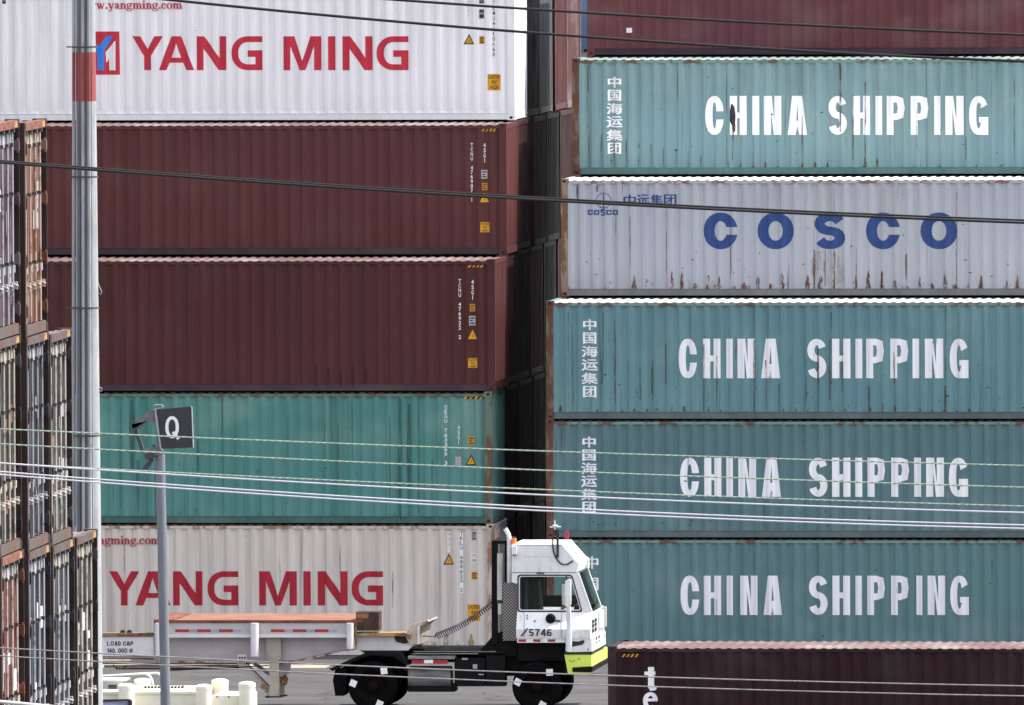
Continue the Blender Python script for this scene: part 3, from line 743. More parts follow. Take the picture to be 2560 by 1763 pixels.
vcode(c_mar2, 0, 'TCNU 476922 2', 1149, 698, 850, 6, WHT); vcode(c_mar2, 0, '45G1', 1181, 700, 752, 5.5, WHT); sticker(c_mar2, 0, 1174.5, 1187, 760, 779, ORG, mark='bars'); sticker(c_mar2, 0, 1172.5, 1188, 790, 814, GRYM, mark='bars')
triangle(c_mar2, 0, 1170, 1192, 824.5, 848, False); sticker(c_mar2, 0, 1170, 1193, 895.5, 920, YEL, 'caution_label', CAU); hazard(c_mar2, 0, 1169, 1209, 663, 669, 4, False)
vcode(c_jade, 0, 'OEGU 763365 3', 1114, 1013, 1165, 7, WHT); vcode(c_jade, 0, '45G1', 1146, 1064, 1114, 5.5, WHT); sticker(c_jade, 0, 1138, 1153, 1142, 1164, GRYM); sticker(c_jade, 0, 1170, 1185, 1092, 1113, ORG, mark='bars')
triangle(c_jade, 0, 1164, 1190.5, 1136, 1163.5); hazard(c_jade, 0, 1158, 1211, 990, 998)
vcode(c_cream, 0, '45G1', 1121.5, 1331, 1380, 5, GRYM, WHT); triangle(c_cream, 0, 1108, 1135.5, 1384, 1412); vcode(c_cream, 0, 'TRLU 688625 2', 1153, 1330, 1482, 6, BLK, WHT)
sticker(c_cream, 0, 1178.5, 1191, 1328, 1352, GRYM, mark='bars'); sticker(c_cream, 0, 1178.5, 1192, 1384, 1408, WHT, mark='frame'); sticker(c_cream, 0, 1178.5, 1193, 1430, 1449, ORG, mark='bars'); sticker(c_cream, 0, 1169, 1200.5, 1511, 1553, YEL, 'caution_label', CAU)
sticker(mr, 3*ROW, 1565.5, 1580, 70, 82, WHT)
# dark container: two tall letters and stripes
word(c_tex, None, [('t', 1611, 1639)], 1668, 1726, 15, 15, WHT, 2.1); word(c_tex, None, [('e', 1607, 1645)], 1731, 1775, 12, 15, WHT, 2.1); word(c_tex, None, [('t', 1611, 1639)], 1780, 1838, 15, 15, WHT, 2.1)
hazard(c_tex, YD, 1554, 1597, 1635.5, 1643, 4, False)
# flaked patches and scrapes with a shape of their own
def patches(t, Yw, lst, mt, name='rust_patch'):
    random.seed(len(lst)); polys = []
    for cx, cy, w, h in lst:
        n = 9; pts = []
        for i in range(n):
            a = 2*math.pi*i/n; r = random.uniform(.6, 1.0); pts.append((cx+math.cos(a)*w/2*r, cy+math.sin(a)*h/2*r))
        polys.append((P2(t, Yw, pts), 0))
    lay(name, polys, mt, t, off=.0075)
RB = ragged('rust_bare', (.16, .065, .03), (.06, .03, .02)); SOOT = plain('bare_dark_steel', (.03, .028, .03), .8); BLKR = ragged('bare_black_patch', (.028, .026, .028), (.05, .045, .045), (14, 14, 6), .36)
STRK = ragged('rust_streak', (.155, .085, .06), (.075, .055, .045), (34, 34, 1.8), .5, .8); GRIM = ragged('dirt_streak', (.05, .05, .05), (.08, .07, .065), (30, 30, 1.3), .5, .7)
patches(g1, Y2, [(1831, 290, 15, 80), (1834, 318, 10, 40)], BLKR, 'bare_patch')
def flames(t, Yw, lst, mt, name='rust_flame'):
    random.seed(len(lst)+3); polys = []
    for cx, yb, w, h in lst:
        L_, R_ = [], []
        for i in range(7):
            u = i/6; q = w/2*(1-u)**.6*random.uniform(.55, 1.1); L_.append((cx-q, yb-h*u)); R_.append((cx+w*.1*random.uniform(-1, 1)+q+.4, yb-h*u))
        polys.append((P2(t, Yw, L_+R_[::-1]), 0))
    lay(name, polys, mt, t, off=.0075)
random.seed(21)
flames(cos, ROW, [(c+random.uniform(-3, 3), 722, random.uniform(9, 19), random.choice((9, 14, 22, 34, 46))) for c in range(1584, 2560, 31) if random.random() < .75], RB)
flames(g1, Y2, [(c, 419, random.uniform(6, 13), random.choice((5, 8, 14, 26))) for c in range(1820, 2560, 31) if random.random() < .6], RB)
flames(g2, 0, [(c, 1029, random.uniform(5, 12), random.choice((5, 8, 16))) for c in range(1400, 2560, 31) if random.random() < .6], RB)
flames(c_cream, 0, [(c, 1624, random.uniform(14, 30), random.choice((12, 26, 40))) for c in range(960, 1220, 31)], ragged('ochre_stain', (.34, .24, .13), (.22, .15, .09), (9, 9, 3), .5))
def streaks(t, Yw, lst, mt, name='rust_streak'):
    polys = []
    for cx, y0, y1, w in lst:
        m_ = lerp(y0, y1, .4); polys.append((P2(t, Yw, [(cx-w*.22, y0), (cx+w*.22, y0), (cx+w*.34, m_), (cx+w*.18, y1), (cx-w*.18, y1), (cx-w*.34, m_)]), 0))
    lay(name, polys, mt, t, off=.0082)
streaks(g1, Y2, [(2101, 160, 330, 9), (2132, 235, 400, 9), (2163, 205, 400, 7), (2292, 270, 370, 4), (2415, 340, 400, 6), (1832, 300, 400, 7), (1816, 180, 415, 3), (1469, 165, 320, 6), (2100, 158, 200, 12), (1693, 150, 250, 3), (2535, 200, 400, 4), (2005, 290, 400, 4)], STRK)
streaks(g1, Y2, [(1472+31*k, lerp(330, 385, k/9), 418, 8 if k in (1, 2) else 4) for k in range(10)], GRIM, 'dirt_streak')
streaks(cos, ROW, [(1443, 462, 500, 9), (1493, 462, 480, 10), (1575, 540, 670, 5), (1665, 530, 690, 4), (1827, 565, 700, 6), (1538, 535, 590, 6), (1970, 640, 722, 8), (2035, 625, 722, 10), (2062, 625, 715, 8), (2086, 625, 722, 8), (2391, 480, 720, 4), (2265, 635, 700, 8), (2141, 620, 722, 4)], STRK)
streaks(g2, 0, [(1504, 900, 960, 7), (1507, 780, 900, 4), (1537, 800, 1010, 8), (1570, 900, 1020, 4), (1600, 920, 1000, 8), (1630, 900, 1000, 8), (1664, 860, 960, 6), (1759, 860, 1028, 7), (1792, 890, 1028, 4), (1885, 850, 1030, 9), (1914, 900, 1030, 6), (1947, 960, 1030, 5), (2015, 900, 1028, 5), (2045, 870, 1030, 8), (2074, 850, 1000, 9), (2105, 880, 980, 5), (2364, 760, 950, 6), (2363, 965, 1030, 10), (2172, 965, 1028, 7), (2235, 880, 960, 6), (2397, 780, 1000, 3), (1421, 780, 1000, 3), (2078, 780, 880, 4)], STRK)
streaks(g3, 0, [(1403, 1070, 1150, 4), (2008, 1065, 1130, 4), (1390, 1070, 1200, 3), (2075, 1070, 1300, 3), (1910, 1250, 1320, 3), (1720, 1100, 1200, 3)], STRK)
streaks(g4, 0, [(1884, 1370, 1430, 3), (2480, 1400, 1450, 3), (1980, 1420, 1480, 6), (1790, 1500, 1560, 4)], GRIM, 'dirt_streak')
streaks(c_jade, 0, [(1000, 995, 1300, 18), (1022, 1010, 1290, 16), (1046, 995, 1290, 7), (845, 1060, 1200, 6), (880, 995, 1150, 8), (812, 1000, 1240, 5), (975, 1040, 1290, 6), (495, 1100, 1215, 7), (470, 1130, 1300, 4), (330, 1000, 1180, 22), (345, 1150, 1290, 14), (300, 1020, 1270, 5), (390, 1170, 1290, 12), (1126, 1230, 1290, 4), (720, 1005, 1260, 5), (1080, 1150, 1290, 5)], ragged('jade_dirt', (.06, .11, .10), (.05, .09, .085), (26, 26, 1.2), .46, .5), 'dirt_streak')
streaks(c_cream, 0, [(850, 1365, 1445, 5), (982, 1430, 1520, 4), (310, 1360, 1500, 4), (700, 1340, 1500, 4)], GRIM, 'dirt_streak')
streaks(c_mar2, 0, [(790+31*k, 910+8*(k % 3), 970, 12) for k in range(5)], ragged('blue_dirt', (.03, .024, .04), (.025, .02, .03), (20, 20, 1.5), .46, .45), 'dirt_streak')
def specks(t, Yw, x0, x1, y0, y1, n, seed, mt=None):
    random.seed(seed); polys = []
    for i in range(n):
        a, c = random.uniform(x0, x1), lerp(y0, y1, random.random()**.6); w, h = random.uniform(2, 8)*random.choice((.5, .7, 1, 1.4)), random.uniform(1, 3)
        if random.random() < .3: w, h = h, w*.8
        polys.append((P2(t, Yw, [(a, c), (a+w*.5, c-h*.5), (a+w, c+h*.2), (a+w*.6, c+h)]), 0))
    lay('scuff_marks', polys, mt or SOOT, t, off=.009)
specks(g1, Y2, 1480, 2555, 340, 415, 22, 1); specks(g1, Y2, 1480, 2555, 170, 340, 16, 2); specks(cos, ROW, 1440, 2555, 600, 700, 24, 3); specks(cos, ROW, 1440, 2555, 470, 600, 10, 4)
specks(g2, 0, 1400, 2555, 960, 1025, 28, 5); specks(g2, 0, 1400, 2555, 770, 960, 12, 6); specks(g3, 0, 1400, 2555, 1290, 1325, 24, 7); specks(g3, 0, 1400, 2555, 1080, 1290, 10, 8); specks(g4, 0, 1540, 2555, 1370, 1600, 12, 9); specks(c_jade, 0, 270, 1200, 1010, 1290, 18, 10)
specks(c_jade, 0, 440, 540, 1250, 1285, 14, 11, RB)

patches(cos, ROW, [(2070, 668, 120, 110)], ragged('ochre_stain_pale', (.42, .32, .22), (.40, .36, .34), (7, 7, 1.5), .5, .28), 'ochre_stain')
# ---------------------------------------------------------------- the near left block, seen along its door ends
ROWS = {}
def m_door(H, far):
    b = MB(); y0, y1 = (1.223, W-.135) if far else (.135, 1.215); x = L-.10; w = y1-y0
    pts = [(y0, 0)]
    for k in range(3):
        a = y0+.10+k*(w-.2)/3
        pts += [(a, 0), (a+.03, -1), (a+(w-.2)/3-.09, -1), (a+(w-.2)/3-.06, 0)]
    pts.append((y1, 0))
    for z in (.16, H*.5, H-.125): b.v += [(x+.042*h, y, z) for y, h in pts]
    n = len(pts)
    for j in range(2):
        for i in range(n-1): b.f.append((j*n+i, j*n+i+1, (j+1)*n+i+1, (j+1)*n+i)); b.mi.append(0)
    return b.data('door')
def m_rod(H, y):
    b = MB(); x = L-.10+.052
    b.tube([(x, y, .03), (x, y, H-.03)], .0155, 8)
    return b.data('locking_rod', True)
def m_cams(H, y):
    b = MB(); x = L-.10
    for z in (.06, H-.17): b.box(x+.01, x+.085, y-.04, y+.04, z, z+.10)
    for z in (H-.36, H-1.02, H-1.95): b.box(x+.005, x+.068, y-.03, y+.03, z, z+.045)
    return b.data('rod_bracket')
def m_handle(H, y):
    b = MB(); x = L-.10+.075; z = H-2.22
    b.tube([(x-.02, y, z+.02), (x, y+.05, z), (x, y+.36, z-.03)], .012, 6); b.box(L-.098, L-.03, y+.30, y+.38, z-.07, z+.03)
    b.box(L-.098, L-.04, y+.12, y+.2, z+.16, z+.26)
    return b.data('door_handle')
def m_hinge(far, z):
    b = MB(); y = W-.135 if far else .135; s = -1 if far else 1
    b.box(L-.10, L+.018, min(y, y+s*.075), max(y, y+s*.075), z, z+.13); b.tube([(L-.01, y+s*.02, z-.03), (L-.01, y+s*.02, z+.16)], .022, 6)
    return b.data('hinge')
def door_end(t, H, dm, rodm, headm, plc):
    b = MB(); b.box(L-.10, L-.004, .165, W-.165, H-.118, H-.012); obj('door_header', b, headm, t)
    b = MB(); b.box(L-.10, L-.004, .165, W-.165, .012, .15); obj('door_sill', b, SILL, t)
    b = MB(); b.box(L-.0045, L-.001, W-.50, W-.19, H-.105, H-.025); obj('header_label', b, AMB, t)
    for far in (False, True):
        d = obj('door', cmesh(('d', H, far), lambda: m_door(H, far)), dm, t)
        for y in ((1.50, 2.02) if far else (.42, .94)):
            obj('locking_rod', cmesh(('rod', H, y), lambda: m_rod(H, y)), rodm, d)
            obj('rod_bracket', cmesh(('cam', H, y), lambda: m_cams(H, y)), CAM, d)
            obj('door_handle', cmesh(('han', H, y), lambda: m_handle(H, y)), rodm, d)
        for z in (.28, .95, 1.75, H-.42):
            obj('hinge', cmesh(('hin', far, z), lambda: m_hinge(far, z)), dm, d)
        random.seed(hash((round(t.location.x, 2), round(t.location.z, 2), far)) % 9999)
        b = MB(); y0 = 1.3 if far else .2
        for k in range(3): b.box(L-.097, L-.078, y0+k*.33, y0+k*.33+.24, H-.36, H-.20)
        obj('door_placard', b, plc, d)
        if random.random() < 1:
            b = MB(); 
            for k in range(4):
                y, z = y0+random.choice((.03, .3, .62))+random.uniform(0, .1), random.uniform(.4, H-.8); b.box(L-.0985, L-.088, y, y+random.uniform(.12, .24), z, z+random.uniform(.1, .3))
            obj('door_sticker', b, random.choice((WHT, GRYM, BRRUST, GRYM)), d)
BRRUST = plain('rust_sticker', (.20, .10, .06), .8, 0, .5, (9, 9, 9)); SILL = rusty('sill_rust', (.09, .075, .07), (.11, .055, .035), .5, (5, 5, 5)); AMB = plain('amber_label', (.42, .22, .05), .6, 0, .5, (9, 9, 9))
CAM = plain('cam_steel', (.09, .08, .075), .6, 0, .6, (9, 9, 9), dirt=.6)
def rodm(n, c): return rusty(n, c, [x*.45 for x in c], .35, (4, 4, 3), .5)
ROD_S = rodm('rod_silver', (0.374, 0.374, 0.394)); ROD_P = rodm('rod_pink', (0.449, 0.340, 0.286)); ROD_C = rodm('rod_cream', (0.422, 0.394, 0.326)); ROD_G = rodm('rod_grey', (0.306, 0.299, 0.320)); ROD_W = rodm('rod_pale', (0.449, 0.422, 0.394))
PL_G = plain('placard_grey', (.32, .32, .35), .6); PL_C = plain('placard_cream', (.38, .35, .28), .6)
DP = {'purple': paint('plum_paint', (0.067, 0.029, 0.050), .3, .4, .2), 'orange': paint('orange_brown_paint', (0.143, 0.055, 0.029), .6, .4, .25), 'coal': paint('charcoal_paint', (0.019, 0.017, 0.019), .4, .4, .1),
      'navy': paint('navy_paint', (0.021, 0.023, 0.034), .25, .4, .1), 'ash': paint('ash_paint', (0.029, 0.026, 0.026), .4, .4, .2), 'red': paint('red_orange_paint', (0.126, 0.029, 0.019), .4, .4, .2),
      'ink': paint('ink_blue_paint', (0.021, 0.027, 0.042), .25, .4, .1), 'slate': paint('slate_paint', (0.021, 0.025, 0.036), .25, .4, .1), 'umber': paint('umber_paint', (0.025, 0.019, 0.019), .4, .4, .1)}
HEAD = (rusty('header_dark', (.085, .08, .085), (.10, .05, .035), .5, (4, 4, 4)), rusty('header_red', (.20, .075, .055), (.11, .05, .035), .5, (4, 4, 4)))
DARKW = paint('shaded_brown_paint', (.04, .022, .02), .4, .4, .05)  # walls and posts painted darker to stand for shade between the rows
YAW = math.radians(1.1)
cy_, sy_ = math.cos(YAW), math.sin(YAW)
def door_stack(label, colour, rod, plc, px, row, ztop, tier):
    Yn = -135.0+row*2.62
    z = ztop+HC*(2-tier)
    xe = x_at(px, Yn, z-.5)                                  # near corner of the door end
    ox, oy = xe-L*cy_, Yn-L*sy_
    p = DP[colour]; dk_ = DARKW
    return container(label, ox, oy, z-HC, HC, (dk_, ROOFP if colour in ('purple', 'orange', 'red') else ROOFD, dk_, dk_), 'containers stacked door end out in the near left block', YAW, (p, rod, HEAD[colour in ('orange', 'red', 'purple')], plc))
zt3 = [at(3, 1396, -135)[1], at(72, 1381, -135+2.62)[1], at(133, 1367, -135+5.24)[1], at(192, 1344, -135+7.86)[1]]
D_ = [("plum container with silver door rods, top tier at the left picture edge", 'purple', ROD_S, PL_G, -8, 0, 0),
      ("rusty orange brown container with cream door rods, top tier of the near left block", 'orange', ROD_P, PL_C, 62, 1, 0),
      ("charcoal container with cream door rods under the plum one", 'coal', ROD_C, PL_C, -4, 0, 1),
      ("navy container with grey door rods under the orange brown one", 'navy', ROD_G, PL_G, 67.5, 1, 1),
      ("ash grey container with pale door rods on the upper step by the grey pole", 'ash', ROD_W, PL_C, 126, 2, 1),
      ("red orange container with pale door rods, low at the left picture edge", 'red', ROD_W, PL_G, 4, 0, 2),
      ("ink blue container with silver door rods beside the red orange one", 'ink', ROD_S, PL_G, 72, 1, 2),
      ("slate blue container with silver door rods below the ash grey one", 'slate', ROD_S, PL_C, 133, 2, 2),
      ("umber black container with pale door rods on the lowest step by the pole", 'umber', ROD_W, PL_C, 192, 3, 2)]
stack = {}
for lab, colr, rod, plc, px, row, tier in D_: stack[row, tier] = door_stack(lab, colr, rod, plc, px, row, zt3[row], tier)
# the tiers under them stand on a raised terrace of the yard, outside the frame
tb = min(zt3)-HC
te = MB(); te.box(-60, x_at(260, -127, tb), -160, -118, -.5, tb-.02); o = obj('terrace_ground', te, bpy.data.materials['asphalt']); o['kind'] = 'structure'

# ---------------------------------------------------------------- yard truck
TY = -18.0; tx0 = at(1180, 1640, TY-1.2)[0]
TWHITE = plain('truck_white', (.77, .77, .78), .4, 0, .14, (2.2, 2.2, 1.2), .35, dirt=.42)
TBLK = plain('truck_black', (.007, .007, .0075), .7, 0, .3, (3, 3, 3), .1); RUB = plain('tyre_rubber', (.007, .007, .0075), 1, 0, .3, (8, 8, 8), 0)
NEON = plain('neon_yellow_green', (.66, .78, .11), .5, 0, .1, (2, 2, 2)); CHROME = plain('dull_steel', (.5, .49, .47), .45, .4, .3, (4, 4, 2)); TGRY = plain('frame_grey', (.2, .2, .2), .6, 0, .4, (5, 5, 5))
ORGL = plain('beacon_orange', (.85, .16, .02), .3); REDR = plain('reflector_red', (.38, .012, .02), .35); DKRED = plain('lamp_red', (.25, .01, .03), .3); SEAT = plain('seat_black', (.015, .015, .016), .8); TAN = plain('wheel_tan', (.36, .20, .12), .6)
GASK = plain('gasket_black', (.012, .012, .013), .6); RIMR = plain('rim_dark_red', (.009, .006, .006), .9, 0, .4, (5, 5, 5), .05); HOSE = plain('hose_purple', (.10, .05, .13), .5, 0, .5, (12, 12, 12))
def glass(name, tint):
    t = NT(name); out = t.t.nodes['Material Output']
    tr = t.t.nodes.new('ShaderNodeBsdfTransparent'); tr.inputs[0].default_value = c4(tint)
    gl = t.t.nodes.new('ShaderNodeBsdfGlossy'); gl.inputs['Roughness'].default_value = .03
    lw = t.t.nodes.new('ShaderNodeFresnel'); lw.inputs[0].default_value = 1.4
    mx = t.t.nodes.new('ShaderNodeMixShader'); t.t.links.new(lw.outputs[0], mx.inputs[0]); t.t.links.new(tr.outputs[0], mx.inputs[1]); t.t.links.new(gl.outputs[0], mx.inputs[2])
    t.t.links.new(mx.outputs[0], out.inputs['Surface']); return t.m
GLS = glass('cab_glass', (.78, .86, .82))
def shield_mat():
    t = NT('perforated_steel'); vo = t.t.nodes.new('ShaderNodeTexVoronoi'); vo.inputs['Randomness'].default_value = 0; vo.inputs['Scale'].default_value = 1
    mp = t.coord((22, 22, 22)); mp.inputs['Rotation'].default_value = (0, math.radians(45), 0); t.t.links.new(mp.outputs[0], vo.inputs['Vector'])
    t.set(t.b.inputs['Base Color'], t.mix(t.ramp(vo.outputs['Distance'], .40, .46), c4((.02, .018, .02)), c4((.30, .26, .25)))); t.b.inputs['Roughness'].default_value = .6; return t.m
SHLD = shield_mat()
def maker(x0, Yc):
    def q(px, py, yl=-1.2): 
        x, z = at(px, py, Yc+yl); return (x-x0, z)
    def Q(px, py, yl=-1.2): 
        x, z = q(px, py, yl); return (x, yl, z)
    return q, Q
q, Q = maker(tx0, TY)
truck = thing('yard_truck', 'white yard tractor numbered 5746 with a bright yellow green bumper and a tall exhaust', 'truck', (tx0, TY, 0))
def pr(name, pts, y0, y1, mt, par=None, ref=None, smooth=False):
    b = MB(); b.prism([q(a, c, y0 if ref is None else ref) for a, c in pts], y0, y1); return obj(name, b, mt, par or truck)
def bxp(name, a, b_, ya, yb, y0, y1, mt, par=None): return pr(name, [(a, ya), (b_, ya), (b_, yb), (a, yb)], y0, y1, mt, par)
roof = pr('cab_roof', [(1279,1363),(1281,1361),(1404,1361),(1447,1410),(1441,1431.5),(1279,1431.5)], -1.2, .65, TWHITE)
# slot in the slanting visor
b = MB()
def onslope(u, v):        # u along the slope 0..1, v across
    a = Vector(Q(1404, 1361)); c = Vector(Q(1447, 1410)); p = a.lerp(c, u); p.y = -1.2+1.85*v; return p
nrm = (Vector(Q(1447, 1410))-Vector(Q(1404, 1361))).cross(Vector((0,1,0))).normalized(); nrm = nrm if nrm.x > 0 else -nrm
b.face([onslope(u, v)+nrm*.004 for u, v in ((.18,.42),(.62,.42),(.62,.58),(.18,.58))]); obj('visor_slot', b, TGRY, roof)
b = MB(); b.prism([(p[0], p[1]) for p in (q(1443,1404), q(1449,1408), q(1449,1432), q(1443,1432))], 0.5, .67); obj('visor_end', b, TWHITE, roof)
# sides with windows
def rr(pts, r=3):
    out = []; n = len(pts)
    for i in range(n):
        p, a, c = Vector(pts[i]), Vector(pts[i-1]), Vector(pts[(i+1) % n])
        d1, d2 = (a-p).normalized()*r, (c-p).normalized()*r
        out += [tuple(p+d1), tuple(p+(d1+d2)*.29), tuple(p+d2)]
    return out
def plate(name, outer, holes, y0, y1, mt, par=None):
    b = MB(); b.holed([q(*p) for p in outer], [[q(*p) for p in h] for h in holes], y0, y1); return obj(name, b, mt, par or truck)
outer = [(1279,1432.5),(1441,1432.5),(1476,1530),(1293,1530),(1293,1460),(1279,1456)]
win = rr([(1299,1441),(1427,1441),(1452,1526),(1299,1526)], 5)
near = plate('cab_side', outer, [win], -1.2, -1.15, TWHITE)
plate('window_seal', rr([(1293.5,1436.5),(1430.5,1436.5),(1457,1530.5),(1293.5,1530.5)], 7), [rr([(1297,1440),(1428,1440),(1453.2,1527),(1297,1527)], 6)], -1.208, -1.19, GASK, near)
plate('window_bezel', rr([(1297,1440),(1428,1440),(1453.2,1527),(1297,1527)], 6), [rr([(1299.5,1442),(1426,1442),(1450.5,1524.5),(1299.5,1524.5)], 5)], -1.203, -1.185, TWHITE, near)
b = MB(); b.face([(p[0], -1.175, p[1]) for p in [q(*w) for w in win]]); obj('side_window', b, GLS, near)
bxp('window_divider', 1416, 1419, 1442, 1526, -1.19, -1.16, GASK, near)
far = plate('cab_side', outer, [rr([(1330,1440),(1430,1440),(1453,1506),(1330,1506)], 5)], .60, .65, TWHITE)
ins = plain('cab_lining', (.03, .03, .032), .9)
plate('cab_lining', [(1297,1434),(1440,1434),(1472,1529),(1297,1529)], [rr([(1336,1446),(1426,1446),(1448,1500),(1336,1500)], 5)], .55, .59, ins, far)
bxp('rear_wall', 1293, 1297, 1433, 1600, -1.14, .59, TWHITE); bxp('rear_lining', 1297.5, 1300, 1433, 1600, -1.13, .54, ins)
bxp('hood_deck', 1293, 1478, 1530.6, 1535, .66, 1.19, TWHITE)
bxp('cab_floor', 1301, 1474, 1592, 1598, -1.13, 1.08, ins); pr('dashboard', [(1436,1512),(1470,1518),(1474,1560),(1440,1590),(1430,1560)], -1.05, .5, SEAT)
st = pr('driver_seat', [(1322,1452),(1345,1452),(1352,1545),(1390,1548),(1390,1575),(1318,1575)], -.75, -.15, SEAT)
b = MB(); c0 = Vector(Q(1412, 1512, -.45)); ring_ = [c0+Vector((math.sin(a)*.10, math.cos(a)*.23, math.sin(a)*.19)) for a in [i*math.pi/12 for i in range(25)]]
b.tube(ring_, .022, 6, False); b.tube([c0, c0+Vector((.16, 0, -.25))], .03, 6); obj('steering_wheel', b, TAN, truck)
b = MB(); b.prism([q(1443,1432.5), q(1446,1432.5), q(1480,1530), q(1477,1530)], -1.13, .58); obj('windscreen', b, GLS, truck)
for y in (-1.2, .585): pr('windscreen_pillar', [(1441.5,1432.6),(1447,1432.6),(1481,1530),(1476.5,1530)], y, y+.065, TWHITE, ref=-1.2)
# flared lower body
def yz_bar(name, prof_, xa, xb, mt, par=None):
    b = MB(); n = len(prof_)
    b.mesh([(xa, y, z) for y, z in prof_]+[(xb, y, z) for y, z in prof_], [tuple(range(n)), tuple(range(2*n-1, n-1, -1))]+[(i, (i+1) % n, (i+1) % n+n, i+n) for i in range(n)])
    return obj(name, b, mt, par or truck)
zz = lambda py, yl=-1.2: q(1380, py, yl)[1]
low = yz_bar('lower_body', [(-1.14, zz(1530.5)), (-1.205, zz(1530.5)), (-1.41, zz(1572)), (-1.385, zz(1595)), (-1.14, zz(1595))], q(1293,1550)[0], q(1478,1550)[0], TWHITE)
yz_bar('lower_body', [(1.14, zz(1530.5)), (1.205, zz(1530.5)), (1.3, zz(1572)), (1.3, zz(1595)), (1.14, zz(1595))], q(1293,1550)[0], q(1478,1550)[0], TWHITE)
frt = bxp('front_panel', 1466, 1478.4, 1531, 1594.5, -1.13, 1.13, TWHITE)
skirt = pr('front_skirt', [(1411,1596),(1479,1596),(1480,1629),(1419,1631)], -1.36, 1.3, TWHITE)
tr_ = []
for ch, a, c in (('5',1322.5,1336),('7',1337.5,1351),('4',1352,1366.5),('6',1367,1381)):
    (xa, z1), (xb, z0) = q(a, 1572.5, -1.4), q(c, 1590.5, -1.4)
    for g in glyph(ch, xa, xb-.012, z0, z1, .030, .026, 2.1): tr_.append((g, 0))
lay('fleet_number', tr_, BLK, low, flat=-1.412, off=.002)
b = MB(); b.prism([q(a, c, -1.42) for a, c in ((1301,1591),(1318,1570),(1320,1572),(1305,1591))], -1.425, -1.412); obj('dark_scrape', b, TBLK, low)
b = MB(); b.lathe([(.0, -.09), (.07, -.085), (.10, -.05), (.105, 0), (.06, .02)], Q(1376.5, 1546.5, -1.30), 'y', 18); obj('air_cap', b, TBLK, low, True)
s_ = bxp('reflective_strip', 1293, 1412, 1596.5, 1607, -1.37, -1.33, TWHITE)
for a, c in ((1296,1315),(1333,1350.5),(1369,1388)): bxp('red_reflector', a, c, 1598.5, 1605, -1.374, -1.36, REDR, s_)
b = MB()
pts = [(1424,1608),(1430,1603),(1445,1604),(1459,1600),(1462,1605),(1456,1612),(1440,1615),(1426,1618)]
b.prism([q(a, c, -1.365) for a, c in pts], -1.367, -1.358); obj('bare_patch', b, SOOT, skirt)
# dark blocks stand for the shade inside the front vents
for py, par, xx in ((1556, frt, 1478.4), (1567, frt, 1478.4), (1579, frt, 1478.4), (1601, skirt, 1480.2), (1613, skirt, 1480.2)):
    for k in range(2):
        x = q(xx, py)[0]; zc = q(1478, py)[1]; b = MB(); y = (-1.02 if par is frt else -.62)+k*.52
        b.box(x-.02, x+.012, y, y+.28, zc-.036, zc+.036); obj('vent_hole', b, GASK, par)
for y in (-1.05, 1.0):
    x = q(1480.2, 1607)[0]; b = MB(); b.box(x-.02, x+.012, y, y+.16, zz(1616), zz(1599)); obj('vent_slot', b, TGRY, skirt)
b = MB(); x = q(1478.4, 1560)[0]; b.box(x, x+.05, .2, .8, zz(1580), zz(1537)); obj('headlamp_guard', b, TWHITE, frt)
b = MB(); b.box(x, x+.07, .85, 1.15, zz(1582), zz(1532)); obj('front_mirror', b, CHROME, frt)
bp_ = pr('bumper', [(1411,1637),(1472,1637),(1479,1641),(1479,1668),(1474,1683),(1420,1684)], -1.36, 1.7, NEON)
pr('bumper_pad', [(1431,1669),(1478,1666),(1481,1669),(1481,1678),(1478,1681),(1431,1680)], -1.385, 1.72, TBLK, bp_)
pr('bumper_seam', [(1411,1631.5),(1480,1630),(1480,1636),(1411,1636.5)], -1.372, 1.25, GASK)
for py, k in ((1644,0),(1644,1),(1644,2),(1656,1),(1656,2)):
    x = q(1479, py)[0]; zc = q(1479, py+2)[1]; b = MB(); y = -.8+k*.55; b.box(x-.01, x+.014, y, y+.34, zc-.042, zc+.042); obj('bumper_hole', b, GASK, bp_)  # dark blocks in place of the shaded bumper openings
sc = []
random.seed(8)
for k in range(9):
    a, c = 1420+random.uniform(0, 26), 1643+random.uniform(0, 11); pts = [(a, c), (a+random.uniform(2, 6), c+random.uniform(-1, 2)), (a+random.uniform(1, 5), c+random.uniform(2, 4))]
    sc.append(([q(*p_, -1.37) for p_ in pts], 0))
lay('bumper_scrapes', sc, SOOT, bp_, flat=-1.36, off=.002)
# seams, hinges, handle, faint worn name on the cap
bxp('roof_seam', 1280, 1441, 1430.6, 1432.2, -1.206, -1.19, TGRY, roof); bxp('roof_seam', 1283, 1404, 1363.5, 1364.6, -1.203, -1.19, PL_G, roof); bxp('roof_vent', 1341, 1360, 1431, 1434.5, -1.215, -1.19, GASK, roof)
b = MB()
for k, w_ in enumerate((5, 7, 4, 8, 6, 3, 7, 5, 6)):
    a = 1312+k*7.2; b.prism([q(a, 1391), q(a+w_, 1390.4), q(a+w_-1, 1393), q(a+.5, 1393.2)], -1.2035, -1.201)
obj('worn_name', b, plain('faint_grey', (.56, .56, .58), .5), roof)
def side_y(py): return lerp(-1.205, -1.41, max(0, min(1, (py-1530.5)/41.5)))
for px in (1310.5, 1403.5):
    b = MB(); b.tube([Q(px, py, side_y(py)-.003) for py in (1533, 1552, 1571)], .005, 5); b.tube([Q(px, py, -1.412) for py in (1572, 1594)], .005, 5); obj('door_seam', b, TGRY, low)
for px, py in ((1318, 1539), (1318, 1546), (1337, 1553)): b = MB(); c0 = Q(px, py, side_y(py)); b.box(c0[0]-.012, c0[0]+.012, c0[1]-.02, c0[1]+.02, c0[2]-.02, c0[2]+.02); obj('bolt', b, TGRY, low)
